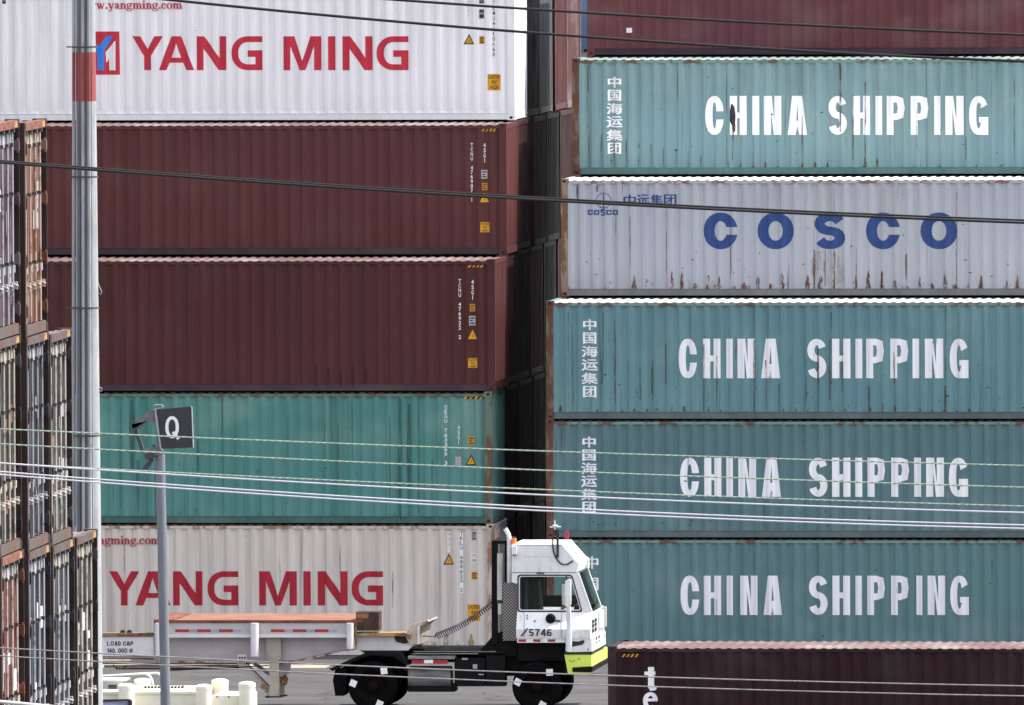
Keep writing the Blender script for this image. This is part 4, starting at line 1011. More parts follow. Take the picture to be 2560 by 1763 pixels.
b = MB(); c0 = Q(1395, 1552, side_y(1552)); b.box(c0[0]-.05, c0[0]+.05, c0[1]-.035, c0[1]+.02, c0[2]-.014, c0[2]+.014); obj('door_handle', b, GASK, low)
for px, py in ((1416, 1624), (1424, 1626), (1470, 1624), (1416, 1600)): b = MB(); c0 = Q(px, py, -1.36); b.lathe([(0, -.012), (.02, -.01), (.022, .01)], c0, 'y', 8); obj('bolt', b, TGRY, skirt)
# mirror, mast, lamps
b = MB(); b.prism(rr([q(1413.5,1450,-1.6), q(1427.5,1448,-1.6), q(1427.5,1516,-1.6), q(1413.5,1518,-1.6)], .04), -1.66, -1.54)
mir = obj('wing_mirror', b, TWHITE)
mir.parent = truck
b = MB(); b.box(q(1405,1460,-1.5)[0], q(1411,1460,-1.5)[0], -1.54, -1.46, q(1405,1512,-1.5)[1], q(1405,1461,-1.5)[1]); obj('mirror_glass', b, CHROME, mir)
b = MB(); b.tube([Q(1416,1443,-1.22), Q(1420,1445,-1.5), Q(1420,1452,-1.6)], .022, 6); obj('mirror_arm', b, GASK, mir)
b = MB(); b.tube([Q(1421,1517,-1.6), Q(1422,1540,-1.55), Q(1423,1565,-1.5), Q(1422,1628,-1.42)], [.05,.055,.05,.07], 8); obj('mirror_arm', b, TWHITE, mir)
b = MB(); b.tube([Q(1394,1394,-1.24), Q(1394,1330,-1.24)], .026, 8); b.box(*[v for v in (q(1386,1331,-1.24)[0], q(1398,1331,-1.24)[0])], -1.27, -1.21, zz(1340,-1.24), zz(1324,-1.24)); mast = obj('antenna_mast', b, GASK, truck)
b = MB(); b.tube([Q(1387,1328,-1.24), Q(1387,1301,-1.24)], .014, 6); b.tube([Q(1375,1318,-1.24), Q(1402,1317,-1.24)], .015, 6); b.tube([Q(1382,1315,-1.24), Q(1394,1315,-1.24)], .03, 6); obj('antenna', b, TWHITE, mast)
b = MB(); b.tube([Q(a, c, -1.225) for a, c in ((1382,1345),(1382,1364),(1384,1380),(1390,1395),(1399,1407),(1408,1412),(1418,1411),(1427,1406),(1432,1402))], .017, 6); obj('antenna_cable', b, GASK, mast)
b = MB(); b.lathe([(0,.16),(.045,.15),(.05,0),(0,0)], Q(1417,1347,.4), 'z', 10); obj('red_lamp', b, DKRED, truck, True)
b = MB(); b.lathe([(0,.13),(.055,.125),(.058,0),(0,0)], Q(1284.5,1361,-1.0), 'z', 12); obj('beacon', b, ORGL, truck, True)
bx_ = bxp('lamp_box', 1279.5, 1291, 1366, 1386, -1.32, -1.205, TWHITE); bxp('lamp_lens', 1281, 1289, 1387, 1390, -1.31, -1.22, TGRY, bx_)
# exhaust and the frame behind the cab
b = MB(); b.tube([Q(1273,1458,-.95), Q(1273,1345,-.95), Q(1271,1336,-.95), Q(1263,1322,-.95)], .048, 10); obj('exhaust_stack', b, TWHITE, truck, True)
b = MB(); b.tube([Q(1250,1502,-1.0), Q(1250,1384,-1.0)], .062, 12); b.tube([Q(1250,1536,-1.0), Q(1250,1508,-1.0)], .045, 12); obj('exhaust_pipe', b, CHROME, truck, True)
b = MB(); b.tube([Q(1250,1508,-1.0), Q(1250,1500,-1.0)], .07, 12); obj('pipe_clamp', b, GASK, truck)
bxp('shield_panel', 1257, 1292, 1458, 1602, -1.05, -.95, SHLD)
fr = bxp('cab_guard', 1229, 1243, 1357, 1610, -.95, -.8, TBLK); bxp('cab_guard', 1229, 1266, 1352, 1360, -.97, .84, TBLK); bxp('cab_guard', 1229, 1243, 1357, 1610, .7, .85, TBLK)
bxp('guard_panel', 1262, 1268, 1360, 1456, -.9, -.6, TBLK)
pr('guard_brace', [(1195,1632),(1232,1590),(1260,1575),(1292,1575),(1292,1640),(1195,1640)], -.9, .9, TBLK)
bxp('red_marker_lamp', 1245, 1249, 1343, 1351, -1.02, -.97, DKRED, fr)
# chassis
for y in (-.52, .40): bxp('frame_rail', 905, 1468, 1636, 1656, y, y+.12, TBLK)
dp_ = bxp('deck_plate', 1030, 1262, 1627.5, 1634, -1.0, 1.0, TBLK); bxp('deck_edge', 1035, 1240, 1628, 1630.5, -1.006, -.999, TGRY, dp_); bxp('wheel_arch', 1294, 1412, 1607, 1652, -1.0, 1.0, TBLK)  # black wheel arch box stands for the shade under the cab
bxp('engine_block', 1262, 1412, 1640, 1690, -.8, .8, TBLK)
pr('coupling_plate', [(905,1632),(930,1622),(1060,1622),(1070,1630),(1020,1636)], -.55, .55, TBLK)
pr('rear_fender', [(822,1673),(905,1636),(930,1630),(1000,1632),(1024,1662),(1016,1664),(985,1642),(930,1638),(905,1644),(832,1678)], -1.2, -.55, TBLK)
pr('wheel_well_dark', [(838,1678),(905,1642),(1000,1642),(1014,1662),(1000,1712),(880,1712)], -.5, -.45, TBLK)  # black filler plate stands for the shade in the wheel well
pr('mud_flap', [(838,1674),(868,1672),(864,1737),(859,1740),(838,1740),(832,1700)], -1.12, -.6, RUB)
b = MB(); b.tube([Q(1022,1695,-.9), Q(1024,1695,-.9), Q(1129,1695,-.9), Q(1131,1695,-.9)], [.2,.25,.25,.2], 20); tank = obj('fuel_tank', b, CHROME if False else plain('tank_steel', (.16,.155,.15), .5, .3, .5, (3,3,8), dirt=.4), truck, True)
bxp('tank_step', 1020, 1136, 1641, 1648, -1.2, -.6, TGRY)
rs = bxp('tank_reflector', 1029, 1119, 1650.5, 1660, -1.22, -1.19, REDR); bxp('white_reflector', 1060.5, 1082.5, 1650, 1658.5, -1.225, -1.215, WHT, rs)
bb = bxp('battery_box', 1136, 1212, 1646, 1716, -1.15, -.6, TBLK); bxp('battery_label', 1182, 1193, 1661, 1672, -1.156, -1.145, PL_G, bb); bxp('battery_label', 1155, 1169, 1645.5, 1650, -1.157, -1.14, PL_G, bb); bxp('battery_label', 1196, 1209, 1685, 1688, -1.156, -1.145, PL_G, bb)
bxp('step_box', 1215, 1262, 1640, 1716, -1.15, -.7, TBLK); bxp('under_panel', 1020, 1136, 1712, 1730, -1.1, -.5, TBLK)
for a, y0_, w_ in ((931, -1.22, .58), (931, .64, .58), (1342, -1.25, .33), (1342, .92, .33)):
    cxx, _, _ = Q(a, 1709, -1.2); r_ = .515; czz = r_
    b = MB(); b.lathe([(.30, .03), (.33, 0), (.46, .0), (.50, .035), (r_, .08), (r_, w_-.08), (.50, w_-.03), (.33, w_), (.30, w_-.03)], (cxx, y0_, czz), 'y', 36)
    wh = obj('wheel', b, RUB, truck, True)
    b = MB(); b.lathe([(.305, .02), (.285, .05), (.27, .12), (.2, .16), (.12, .15), (.11, .06), (0, .05)], (cxx, y0_, czz), 'y', 28); b.lathe([(.305, w_-.02), (.2, w_-.12), (0, w_-.1)], (cxx, y0_, czz), 'y', 28)
    obj('rim', b, RIMR, wh, True)
    if y0_ < 0:
        a0 = 52 if a < 1000 else 47
        for k in range(3):
            w = math.radians(a0+k*120); u, v = cxx+math.cos(w)*.40, czz+math.sin(w)*.40; s = .078; r0 = w+math.radians((0, 30, 0)[k])
            b = MB(); b.prism([(u+s*1.25*math.cos(r0+i*math.pi/2), v+s*1.25*math.sin(r0+i*math.pi/2)) for i in range(4)], y0_-.012, y0_-.002); obj('white_tag', b, WHT, wh)
hel = []
p0, p1 = Vector(Q(1086,1592,-.5)), Vector(Q(1237,1504,-.5)); ax = (p1-p0).normalized(); e1 = ax.cross(Vector((0,1,0))).normalized(); e2 = Vector((0,1,0))
N = 30*10
for i in range(N+1):
    u = i/N; w = 2*math.pi*30*u; p = p0.lerp(p1, u)+Vector((0,0,-.10*math.sin(math.pi*u)*.9)); rad = lerp(.07, .055, u)*(1 if u > .05 else u/.05)
    hel.append(p+e1*math.cos(w)*rad+e2*math.sin(w)*rad)
b = MB(); b.tube(hel, .011, 5); obj('coiled_hose', b, HOSE, truck, True)
b = MB(); b.tube([Q(1040,1593,-.5), Q(1062,1590,-.5), Q(1080,1592,-.5), Q(1086,1592,-.5)], .012, 5); obj('hose_end', b, HOSE, truck)

# ---------------------------------------------------------------- container chassis behind the truck
trl = thing('container_trailer', 'pale grey gooseneck trailer with a rusty orange deck rail, coupled to the yard truck', 'trailer', (tx0, TY, 0))
TRW = plain('trailer_grey_white', (.50, .465, .485), .6, 0, .15, (1.2, 1.2, 2), .3, dirt=.2); TRW2 = plain('trailer_pale', (.66, .62, .65), .6, 0, .1, (1.5, 1.5, 2), .3, dirt=.2); TRB = plain('trailer_tan', (.44, .39, .33), .7, 0, .25, (3, 3, 2), .2, dirt=.4)
ORR = rusty('orange_rust', (.29, .12, .078), (.17, .085, .065), .6, (1.1, 4, 9)); RDR = rusty('red_rust', (.22, .07, .045), (.10, .045, .035), .5, (3, 3, 3)); BRR = rusty('brown_rust', (.075, .038, .028), (.04, .025, .02), .5, (6, 6, 6)); OCH = rusty('ochre_rust', (.40, .24, .12), (.17, .09, .05), .5, (4, 4, 4))
def tp(name, pts, y0, y1, mt, par=None): return pr(name, pts, y0, y1, mt, par or trl)
def tb_(name, a, b_, ya, yb, y0, y1, mt, par=None): return bxp(name, a, b_, ya, yb, y0, y1, mt, par or trl)
dk = tb_('deck_top', 440, 905, 1550.3, 1552, -1.2, 1.2, ORR); tb_('deck_patch', 446, 466, 1549.9, 1550.2, .2, 1.15, BRR, dk)
tp('deck_lip', [(384,1549.5),(404,1548.5),(438,1549.5),(438,1552.3),(906,1552.3),(906,1557),(384,1557)], -1.215, 1.2, RDR)
blk = tb_('bolster_block', 889.5, 947, 1530.5, 1577, -1.19, -.7, BRR); tb_('bolster_cap', 889.8, 921, 1532, 1547, -1.196, -1.191, ORR, blk)
sb = tb_('side_beam', 384, 885, 1557.6, 1594, -1.18, -1.05, TRW)
tb_('beam_lip', 404, 870, 1586, 1594, -1.2, -1.181, TRW2, sb)
for a in (438, 493, 548, 677, 732, 787):
    tb_('red_reflector', a, a+34, 1573.5, 1580.5, -1.186, -1.178, REDR, sb); tb_('grey_reflector', a+34.5, a+54, 1574, 1580, -1.186, -1.178, PL_G, sb)
tp('frame_web', [(384,1595),(885,1595),(885,1622),(850,1626),(740,1650),(725,1652),(384,1651)], -.75, -.65, TRW)
tp('frame_web', [(384,1595),(885,1595),(885,1622),(850,1626),(740,1650),(725,1652),(384,1651)], .65, .75, TRW)
tp('web_flange', [(240,1651.5),(726,1652.5),(740,1651),(852,1626.5),(886,1622.5),(886,1625.5),(853,1630),(742,1655),(727,1657),(240,1657)], -.95, -.6, rusty('flange_grey', (.40,.35,.33), (.2,.11,.07), .4, (5,5,5)))
for a, c in ((388, 404), (626, 647), (866, 884)):
    b = MB(); x0_, z1_ = q((a+c)/2, 1558, -1.28); z0_ = q((a+c)/2, 1641 if a < 800 else 1622, -1.28)[1]; b.tube([(x0_, -1.28, z0_), (x0_, -1.28, z1_)], (c-a)/2/122.5, 12); obj('side_post', b, TRW2, trl, True)
tb_('rust_edge', 886, 891, 1556, 1623, -1.2, -1.1, OCH)
ld = tb_('load_panel', 150, 384, 1592, 1640, -1.16, -1.05, TRW2)
tp('panel_lip', [(150,1583),(384,1582.5),(384,1591.5),(150,1591.5)], -1.2, -1.0, rusty('lip_rust', (.24,.17,.10), (.12,.06,.035), .5, (3,3,12)))
for cx_ in (306, 323): tp('twist_lock', [(cx_-7,1582),(cx_-4,1576),(cx_+4,1575),(cx_+6,1582)], -1.15, -1.05, BRR)
tr_ = []
LCAP = [('L',267.5,274.5),('O',276,285),('A',286.5,294.5),('D',295.5,302),('C',307.5,315.5),('A',316,325),('P',326,333)]
for ch, a, c in LCAP:
    (xa, z1), (xb, z0) = q(a, 1603.5, -1.17), q(c, 1614.5, -1.17)
    for g in glyph(ch, xa, xb, z0, z1, .019, .017, 2.3): tr_.append((g, 0))
for ch, a, c in [('1',267.5,272),('4',272.5,279.5),('0',280.5,287),(',',288,291),('0',295,302),('0',303,310),('0',311,318.5),('#',322,332.5)]:
    (xa, z1), (xb, z0) = q(a, 1621, -1.17), q(c, 1632.5, -1.17)
    for g in glyph(ch, xa, xb, z0, z1, .017, .015, 2.3): tr_.append((g, 0))
lay('load_lettering', tr_, BLK, ld, flat=-1.161, off=.002)
tb_('panel_lip', 150, 384, 1640.5, 1645, -1.1, -.9, plain('pinkish_primer', (.42,.33,.35), .7, 0, .3, (2,2,5)))
for k, (ya, yb, m_) in enumerate(((1647,1650,BRR),(1657,1661,TRB),(1663,1669,TRB),(1671,1674,BRR))): tb_('under_pipe', 200+30*k, 640-15*k, ya, yb, -.5+.1*k, -.35+.1*k, m_)
b = MB(); b.tube([Q(283,1662,-.9), Q(287,1668,-.9), Q(293,1672,-.9), Q(308,1672,-.9), Q(315,1664,-.9)], .014, 6); b.tube([Q(420,1676,-.9), Q(520,1672,-.9), Q(600,1668,-.9), Q(672,1664,-.9)], .014, 6); obj('air_line', b, GASK, trl)
tl = tb_('tail_lamp_plate', 594, 616, 1637, 1649, -1.0, -.96, TRW2)
for k in range(3): tb_('lamp', 597+k*6.5, 601+k*6.5, 1642, 1647, -1.006, -.99, TBLK, tl)
# landing legs
leg = tp('landing_leg', [(665,1594),(702,1594),(702,1648),(697,1650),(697,1741),(673,1741),(673,1650),(667,1648)], -.95, -.78, TRB)
tp('leg_foot', [(664,1741),(704,1741),(706,1744),(662,1745)], -1.02, -.7, BRR, leg); b = MB(); b.lathe([(.0,-.02),(.11,-.015),(.11,.0)], Q(684,1634,-.96), 'y', 16); obj('leg_gear', b, OCH if False else TRB, leg)
leg2 = tp('landing_leg', [(684,1640),(711,1640),(711,1738),(688,1738)], .72, .9, TRB); tp('leg_foot', [(682,1738),(714,1738),(716,1741),(680,1741)], .66, .96, BRR, leg2)
tp('leg_gearbox', [(695,1690),(712,1690),(716,1700),(712,1714),(695,1716)], -.6, -.3, OCH, leg); tb_('cross_shaft', 693, 706, 1660, 1692, -.7, .7, TRW)
tp('leg_brace', [(591,1656),(610,1656),(682,1722),(682,1740),(672,1738),(610,1684)], -.90, -.84, rusty('brace_tan', (.42,.38,.36), (.25,.14,.07), .3, (4,4,4)))
b = MB(); b.tube([Q(616,1657,-.96), Q(674,1716,-.96)], .014, 6); obj('brace_rod', b, GASK, trl)
tp('leg_brace', [(640,1656),(700,1700),(700,1710),(630,1660)], .78, .84, TRW)
# gooseneck
tp('gooseneck_beam', [(889,1591),(1024,1591),(1030,1600),(1042,1590),(1046,1600),(1020,1626),(905,1626),(893,1622)], -.95, -.75, TRW2); tp('gooseneck_beam', [(889,1591),(1024,1591),(1030,1600),(1042,1590),(1046,1600),(1020,1626),(905,1626),(893,1622)], .75, .95, TRW2)
tp('gooseneck_flange', [(889,1582),(1012,1582),(1022,1586),(1022,1590.5),(889,1590.5)], -1.15, -.72, OCH)
tp('nose_plate', [(1012,1588),(1030,1562),(1068,1550),(1071,1553),(1050,1566),(1042,1610),(1024,1612)], -1.0, -.8, rusty('nose_tan', (.46,.38,.32), (.28,.15,.08), .3, (4,4,4)))
tp('nose_plate', [(1012,1588),(1030,1562),(1068,1550),(1071,1553),(1050,1566),(1042,1610),(1024,1612)], .8, 1.0, TRB); tp('nose_skin', [(1044,1566),(1070,1552),(1072,1555),(1056,1570),(1048,1612),(1036,1616)], -.79, .79, TRB)
tp('nose_rib', [(1044,1568),(1049,1564),(1048,1610),(1043,1611)], -1.03, -1.0, TRW2)
tp('nose_lock', [(1028,1622),(1050,1610),(1060,1616),(1046,1622)], -.9, -.5, BRR); tp('king_plate', [(900,1626.5),(1024,1626.5),(1020,1630),(905,1630)], -.7, .7, BRR)
tp('nose_gusset', [(985,1592),(1024,1592),(1022,1606),(1012,1610),(990,1605)], -.97, -.951, BRR)
# ---------------------------------------------------------------- tall grey pole with conduits
YP = -95.0
def pole_mat(name, col, var):
    t = NT(name); sep = t.n('SeparateXYZ'); t.coord((1,1,1)); t.t.links.new(t.tc.outputs['Object'], sep.inputs[0])
    c = t.mix(t.ramp(t.noise((6, 6, 1.5), (1, 0, var), 6, .7), .35, .7), c4(col), c4([x*.72 for x in col]))
    c = t.mix(t.ramp(t.noise((30, 30, 9), (2, 0, var), 3), .5, .8, 0, .35), c, c4([x*.6 for x in col]))
    za, zb = at(210, 253, YP)[1], at(210, 130, YP)[1]
    g = t.math('MULTIPLY', t.math('GREATER_THAN', sep.outputs['Z'], za), t.math('LESS_THAN', sep.outputs['Z'], zb))
    red = t.mix(t.ramp(t.noise((9, 9, 2), (4, 0, 1), 5, .7), .35, .75), c4((.30, .075, .075)), c4((.20, .055, .058)))
    t.set(t.b.inputs['Base Color'], t.mix(g, c, red)); t.b.inputs['Roughness'].default_value = .65; t.b.inputs['Specular IOR Level'].default_value = .3
    return t.m
PG = pole_mat('pole_grey', (.36, .375, .385), 0); PG2 = pole_mat('conduit_grey', (.38, .375, .40), 3); PG3 = pole_mat('conduit_dark', (.15, .15, .17), 5)
sP = FPX/248.3
xb_, _ = at(222, 1763, YP)
pole = thing('utility_pole', 'tall weathered grey pole with a painted red band and conduits strapped to it', 'utility pole', (xb_, YP, 0))
def pp(px, py, yl=0): x, z = at(px, py, YP+yl); return (x-xb_, yl, z)
def pole_line(xa, ya, xc, yc, yl):
    a, c = Vector(pp(xa, ya, yl)), Vector(pp(xc, yc, yl)); d = (c-a)/(c.z-a.z); return a+d*(-.0-a.z), a+d*(19.4-a.z)
b = MB(); lo, hi = pole_line(215.0, 60, 226, 1500, 0.0); b.tube([lo, hi], [.205, .135], 28); shaft = obj('pole_shaft', b, PG, pole, True)
for k, (xa, xc, r_, yl, m_) in enumerate(((184.5, 183, 4.2, -.10, PG2), (192.5, 192.5, 3.2, -.13, PG2), (199, 200, 5.0, -.16, PG3), (207, 209, 4.2, -.24, PG2), (214.5, 217.5, 5.2, -.20, PG3), (222, 226, 4.2, -.25, PG2), (228, 233, 2.2, -.22, PG2))):
    b = MB(); lo, hi = pole_line(xa, 60, xc, 1500, yl); b.tube([lo, hi], r_/sP, 12); obj('conduit', b, m_, pole, True)
STRAP = plain('strap_dark', (.045, .045, .05), .6)
for py, ext in ((117, 1), (227, 0), (441.5, 1), (556, 0), (769, 1), (1088, 0), (1255, 0)):
    b = MB(); cx_, _, cz_ = pp(213+py*.006, py); 
    if ext: b.box(pp(169, py)[0], pp(181, py)[0], -.15, -.12, cz_-.010, cz_+.010)
    hw = (64+py*.006)/2/sP; n = 14
    pts = [(cx_+hw*math.cos(a)*1.01, -.10+.205*math.sin(a)) for a in [math.pi+math.pi*i/n for i in range(n+1)]]
    for i in range(n):
        p, q_ = pts[i], pts[i+1]; b.face([(p[0], p[1]-.02, cz_-.014), (q_[0], q_[1]-.02, cz_-.014), (q_[0], q_[1]-.02, cz_+.014), (p[0], p[1]-.02, cz_+.014)])
    if py in (227, 556, 1255): continue
    obj('pole_strap', b, STRAP, pole)
b = MB(); b.tube([pp(245, 708), pp(249, 718), pp(254.5, 730), pp(252, 737), pp(248, 733)], .008, 5); obj('loose_wire', b, PG2, pole)
b = MB(); b.tube([pp(250, 968), pp(255, 972), pp(254, 978), pp(250, 977)], .008, 5); b.tube([pp(244, 1416), pp(254, 1415)], .006, 5); obj('loose_wire', b, PG2, pole)

# ---------------------------------------------------------------- sign post with the letter Q
YQ = -63.0
sx, _ = at(414, 1763, YQ)
sign = thing('row_sign_post', 'leaning grey post carrying a dark square sign with a white letter Q', 'sign', (sx, YQ, 0))
def qp(px, py, yl=0): x, z = at(px, py, YQ+yl); return (x-sx, z)
PQ = plain('post_grey', (.155, .165, .19), .6, 0, .25, (6, 6, 1.2), dirt=.15); SQ = plain('sign_dark', (.028, .026, .034), .55, 0, .25, (4, 4, 4)); SQL = plain('sign_edge', (.36, .35, .40), .5, 0, .3, (5, 5, 5)); BKT = plain('bracket_grey', (.17, .16, .19), .6, 0, .3, (6, 6, 6), dirt=.3); BKD = plain('bracket_dark', (.06, .055, .06), .7, 0, .4, (9, 9, 9))
b = MB(); a_, c_ = qp(400.5, 1130), qp(413.5, 1740); d_ = ((a_[0]-c_[0])/(a_[1]-c_[1])); b.tube([(c_[0]-d_*c_[1], 0, 0), (a_[0], 0, a_[1])], [.098, .083], 16); obj('post', b, PQ, sign, True)
def sp(name, pts, y0, y1, mt, par=None): 
    b = MB(); b.prism([qp(*p) for p in pts], y0, y1); return obj(name, b, mt, par or sign)
pan = sp('sign_panel', [(394,1022.5),(480.5,1015.5),(484.5,1118.5),(407.5,1121)], -.16, -.12, SQ)
sp('sign_edge', [(388.5,1022),(393.5,1022.4),(407,1121),(408,1124),(403,1121)], -.175, -.10, SQL, pan); sp('sign_edge', [(481,1016),(483,1018),(487,1119),(485,1119)], -.17, -.11, SQL, pan)  # pale edge strips carry the light on the panel's thickness as colour
(xa, z1), (xb2, z0) = qp(413, 1040.5, -.16), qp(447.5, 1096, -.16)
gl_ = [(g, 0) for g in ring((xa+xb2)/2, (z0+z1)/2, (xb2-xa)/2, (z1-z0)/2, .058, .058, 0, 360, 2.15)]
gl_ += [(g, 0) for g in stroke([qp(432.5, 1080, -.16), qp(447, 1097.5, -.16)], .055, .055)]
lay('sign_letter', gl_, WHT, pan, flat=-.161, off=.002)
sp('bracket_arm', [(389,1024),(384,1024),(372,1028),(332,1062),(334,1073),(339,1075),(362,1058),(372,1048),(385,1060),(392,1052)], -.10, .02, BKT)
sp('bracket_arm', [(330.5,1060),(333.5,1060),(334,1072),(366,1050),(368,1053),(338,1078)], -.11, .03, BKD)
sp('bracket_strut', [(336,1076),(344,1074),(361,1122),(357,1128),(352,1124)], -.08, .0, BKD)
sp('bracket_arm', [(358,1125),(366,1122),(392,1115),(404,1116),(408,1126),(362,1128)], -.10, .02, BKT)
sp('bracket_arm', [(393,1075),(398,1075),(406,1120),(395,1120)], -.08, .02, BKT); sp('bracket_knob', [(383,1111),(389,1111),(389,1116),(383,1116)], -.12, -.05, BKD)
b = MB(); b.tube([(p[0], -.14, p[1]) for p in [qp(*w) for w in ((386,1014),(390,1011.5),(408,1011.5),(411,1017))]], .011, 6); b.tube([(p[0], -.14, p[1]) for p in [qp(*w) for w in ((389,1022),(397,1021),(410,1018))]], .012, 6); obj('top_clip', b, SQL, sign)
lm = sp('post_gadget', [(362,1136),(375,1130),(390,1133),(386,1144),(374,1150),(366,1147)], -.12, .08, BKD); sp('gadget_arm', [(354,1173),(366,1160),(375,1149),(384,1146),(384,1152),(372,1170),(369,1174)], -.06, .0, BKD, lm)  # unidentified dark gadget, shaped like a small floodlight
sp('gadget_clamp', [(378,1128),(400,1128),(400,1138),(384,1138)], -.09, .02, BKT)

# ---------------------------------------------------------------- cream vault with bollards, railing, cabinet
YV = -26.0
CRM = plain('cream_paint', (.82, .78, .64), .55, 0, .12, (1.5, 1.5, 1.5), .3, dirt=.12)
vx, _ = at(440, 1763, YV)
def vp(px, py, yl=0): x, z = at(px, py, YV+yl); return (x-vx, z)
vault = thing('utility_vault', 'cream painted low utility vault with a dark slotted grille along its top', 'utility box', (vx, YV, 0))
za = vp(400, 1735)[1]; xl, xr_ = vp(225, 1735)[0], vp(500, 1735)[0]
b = MB(); b.box(xl, xr_, 0, 1.9, 0, za); body = obj('vault_body', b, CRM, vault)
b = MB(); b.box(xl-.04, xr_+.04, -.04, 1.94, za+.002, za+.05); obj('vault_lid', b, CRM, vault)
gx = vp(330, 1730)[0]; b = MB()
g0 = vp(340, 1728)[0]; g1_ = vp(440, 1728)[0]; b.box(g0, g1_, 1.0, 1.25, za+.052, za+.09); gr = obj('vault_grille', b, GASK, vault)
b = MB(); n = 12
for k in range(n): b.box(lerp(g0, g1_, (k+.2)/n), lerp(g0, g1_, (k+.45)/n), .99, 1.255, za+.055, za+.094)
obj('grille_bars', b, CRM, gr)
bl2 = thing('pump_housing', 'cream steel housing with rust specks between two cream bollards', 'utility box', (vx, YV, 0))
b = MB(); b.box(vp(534,1740)[0], vp(622,1740)[0], -.2, 1.3, 0, vp(580,1738)[1]); hb = obj('housing_body', b, CRM, bl2)
b = MB()
for px in (546, 575, 602):
    p = vp(px, 1741); b.prism([(p[0]+.02*math.cos(a), p[1]+.016*math.sin(a)) for a in [i*math.pi/4 for i in range(8)]], -.206, -.2)
obj('rust_specks', b, BRR, hb)
def bollard(px, ytop, yl, lab, wpx=42):
    x, z = at(px, ytop, YV+yl); r = wpx/2*(1/ (FPX/(YV+yl-CY)))
    t = thing('bollard', lab, 'bollard', (x, YV+yl, 0), 0, 'cream bollards around the vault')
    b = MB(); b.lathe([(r, 0), (r, z-.12)], (0,0,0), 'z', 24); obj('bollard_pipe', b, CRM, t, True)
    b = MB(); b.lathe([(r*1.03, z-.12), (r*1.03, z-.05), (r*.9, z-.028), (r*.5, z-.008), (0, z)], (0,0,0), 'z', 24); obj('bollard_cap', b, CRM, t, True)
bollard(315.5, 1708, -.25, 'cream bollard in front of the small grey cabinet')
bollard(356, 1695, 2.1, 'cream bollard standing behind the vault under the bent pipe rail')
bollard(509.5, 1710, -.3, 'cream bollard between the vault and the pump housing')
bollard(550, 1696, 1.6, 'cream bollard standing behind the pump housing')
bollard(617.5, 1703, -.35, 'cream bollard nearest to the trailer landing legs')
GAL = plain('galvanised', (.62, .62, .62), .45, .3, .2, (4, 4, 4))
rl = thing('pipe_rail', 'bent pale metal pipe rail over the vault beside the tall pole', 'railing', (vx, YV, 0))
def vq(px, py, yl): x, z = at(px, py, YV+yl); return (x-vx, yl, z)
b = MB(); b.tube([vq(215, 1694, 2.5), vq(245, 1692, 2.5), vq(365, 1685, 2.5), vq(373, 1690, 2.5), vq(379, 1700, 2.5), vq(382, 1716, 2.5), vq(382, 1790, 2.5)], .034, 10); obj('rail_pipe', b, GAL, rl, True)
b = MB(); b.tube([vq(365, 1685, 2.7), vq(394, 1684, 2.7), vq(401, 1688, 2.7), vq(405, 1697, 2.7), vq(406, 1790, 2.7)], .034, 10); obj('rail_pipe', b, GAL, rl, True)
cb = thing('control_cabinet', 'small grey cabinet with a dark window behind the cream bollard', 'cabinet', (vx, YV, 0))
b = MB(); b.box(vp(254,1720,.8)[0], vp(296,1720,.8)[0], .8, 1.4, za+.05, vp(270,1703,.8)[1]); cbb = obj('cabinet_body', b, plain('cabinet_grey', (.34, .36, .38), .5, 0, .2), cb)
b = MB(); b.box(vp(271,1720,.8)[0], vp(292,1720,.8)[0], .79, .81, vp(280,1731,.8)[1], vp(280,1712,.8)[1]); obj('cabinet_window', b, plain('dark_pane', (.03, .03, .045), .15), cbb)
b = MB(); b.box(vp(243,1720,.8)[0], vp(314,1720,.8)[0], .7, 1.5, vp(270,1702.5,.8)[1], vp(270,1699,.8)[1]); obj('cabinet_roof', b, plain('cabinet_roof', (.62,.62,.62), .5), cb)
b = MB(); b.box(vp(243,1720,.9)[0], vp(253.5,1720,.9)[0], .9, 1.4, za+.05, vp(250,1704,.9)[1]); obj('cabinet_side', b, GASK, cb)
# low things at the frame's lower edge
pn = thing('framed_pane', 'top of a dark framed bluish pane low in front of the vault', 'window', (vx, YV, 0))
b = MB(); b.holed([vp(180,1750,-1), vp(324,1748,-1), vp(330,1752,-1), vp(330,1800,-1), vp(180,1800,-1)], [[vp(184,1755,-1), vp(320,1753,-1), vp(321,1796,-1), vp(184,1796,-1)]], -1.05, -.95); obj('pane_frame', b, GASK, pn)
b = MB(); b.box(vp(184,1755,-1)[0], vp(321,1755,-1)[0], -1.0, -.98, vp(250,1796,-1)[1], vp(250,1754,-1)[1]); obj('pane_glass', b, plain('blue_reflection_pane', (.36, .40, .62), .15, 0, .4, (3, 3, 6)), pn)  # pale blue in the colour stands for a reflection in the glass
b = MB(); x_, z_ = vp(250,1790,-1); b.box(x_-.05, x_+.05, -1.0, -.9, 0, z_); obj('pane_leg', b, GASK, pn)
gr_ = thing('guard_pipe', 'pale metal guard pipe crossing the lower left corner', 'railing', (at(0,1757,-150)[0], -150, 0))
g0x = gr_.location.x
b = MB(); b.tube([(at(a, c, -150)[0]-g0x, 0, at(a, c, -150)[1]) for a, c in ((-80,1746),(0,1754.5),(60,1760),(180,1772))], .022, 8); obj('pipe', b, GAL, gr_, True)
b = MB(); zz_ = at(-70, 1748, -150)[1]; b.tube([(at(-60, 1748, -150)[0]-g0x, 0, 0), (at(-60, 1748, -150)[0]-g0x, 0, zz_)], .022, 8); b.tube([(at(170, 1771, -150)[0]-g0x, 0, 0), (at(170, 1771, -150)[0]-g0x, 0, zz_-.12)], .022, 8); obj('pipe_leg', b, GAL, gr_)

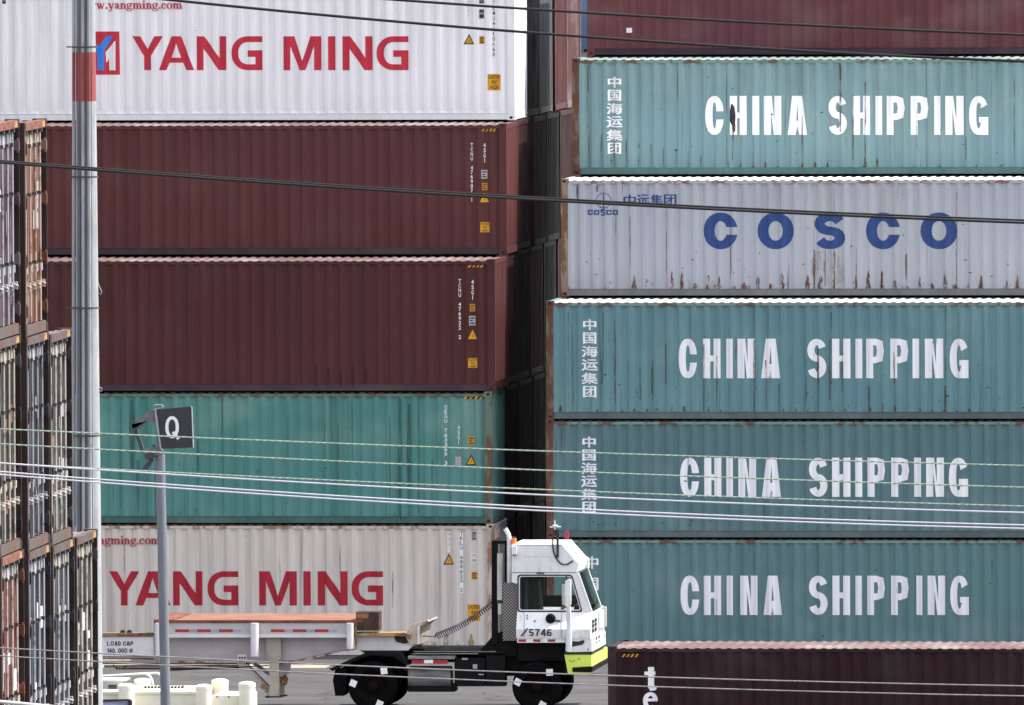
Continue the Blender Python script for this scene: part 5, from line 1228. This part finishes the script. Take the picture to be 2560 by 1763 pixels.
# ---------------------------------------------------------------- overhead cables
CBK = plain('cable_black', (.012, .010, .011), .5, 0, .2, (30, 30, 30), .35); CGN = plain('cable_green', (.30, .37, .29), .6, 0, .25, (14, 14, 14)); CWH = plain('cable_white', (.50, .49, .54), .5, 0, .15, (9, 9, 9)); CGY = plain('cable_grey', (.26, .24, .25), .5, 0, .4, (14, 14, 14))
def cable(label, pts, wpx, mt, Yw, grp, twist=0):
    """spline through the measured points, extended past both picture edges with the same sag"""
    xs = [p[0] for p in pts]; ys = [p[1] for p in pts]; n = len(pts)
    # least squares parabola, which is how a taut cable hangs
    import numpy as np
    k = np.polyfit(xs, ys, 2 if n > 2 else 1)
    P = [(px, float(np.polyval(k, px))) for px in range(-200, 2800, 60)]
    o0 = at(P[0][0], P[0][1], Yw)
    w = []
    for a, c in P: x, z = at(a, c, Yw); w.append((x-o0[0], 0, z-o0[1]))
    r = wpx/2/(FPX/(Yw-CY)); b = MB()
    if twist:
        ax = w; m_ = []
        T = 900
        for s in range(2):
            path = []
            for i in range(T+1):
                u = i/T*(len(w)-1); j = min(int(u), len(w)-2); p = Vector(w[j]).lerp(Vector(w[j+1]), u-j); ph = i*.55+s*math.pi
                path.append(p+Vector((0, math.cos(ph)*r*.34, math.sin(ph)*r*.34)))
            b.tube(path, r*.72, 6)
    else: b.tube(w, r, 8)
    o = obj('overhead_cable', b, mt, None, True); o.location = (o0[0], Yw, o0[1]); return tag(o, label, 'cable', grp)
GB, GG, GW, GY_ = 'black cables across the upper half', 'green cables across the lower half', 'white cables across the lower half', 'thin grey cables in front of the truck'
cable('black cable crossing the big red letters of the white container', [(423,0),(640,21),(1280,79),(1920,121.5),(2560,154)], 7.0, CBK, -170, GB)
cable('short black cable across the upper right corner over the red brown container', [(977,-1),(1280,19.5),(1920,58.5),(2560,87)], 6.6, CBK, -170.5, GB)
cable('upper strand of the black cable pair over the grey COSCO container', [(0,402),(640,449.5),(1280,490.5),(1920,524.5),(2560,550.5)], 5.0, CBK, -171, GB)
cable('lower strand of the black cable pair over the grey COSCO container', [(0,406.5),(640,454.5),(1280,496),(1920,530.5),(2560,557)], 6.4, CBK, -171.2, GB)
cable('topmost green cable, crossing the letter Q sign', [(0,1072.6),(640,1100),(1280,1125),(1920,1147),(2560,1164)], 4.4, CGN, -175, GG, 1)
cable('middle green cable, passing just under the Q sign', [(0,1110),(640,1143),(1280,1172.6),(1920,1198),(2560,1218.5)], 4.4, CGN, -175.3, GG, 1)
cable('lowest green cable, running close above the white cables', [(0,1158),(640,1192),(1280,1221.5),(1920,1245),(2560,1266)], 4.4, CGN, -175.6, GG, 1)
cable('uppermost white cable, just under the lowest green one', [(0,1160),(360,1179),(640,1200),(1280,1234),(1920,1263),(2560,1281)], 4.2, CWH, -176, GW)
cable('upper strand of the white cable pair', [(0,1179.5),(640,1227),(1280,1264.5),(1920,1294),(2560,1313)], 4.2, CWH, -176.4, GW)
cable('lower strand of the white cable pair', [(0,1187),(640,1234.5),(1280,1273),(1920,1303),(2560,1321.5)], 4.2, CWH, -176.8, GW)
cable('upper thin grey cable in front of the truck wheels', [(0,1620),(640,1653),(1280,1680.5),(1500,1688.8),(2560,1715)], 3.4, CGY, -178, GY_)
cable('lower thin grey cable in front of the truck wheels', [(0,1640),(640,1675),(1280,1704),(1500,1713),(2560,1740)], 3.2, CGY, -178.3, GY_)
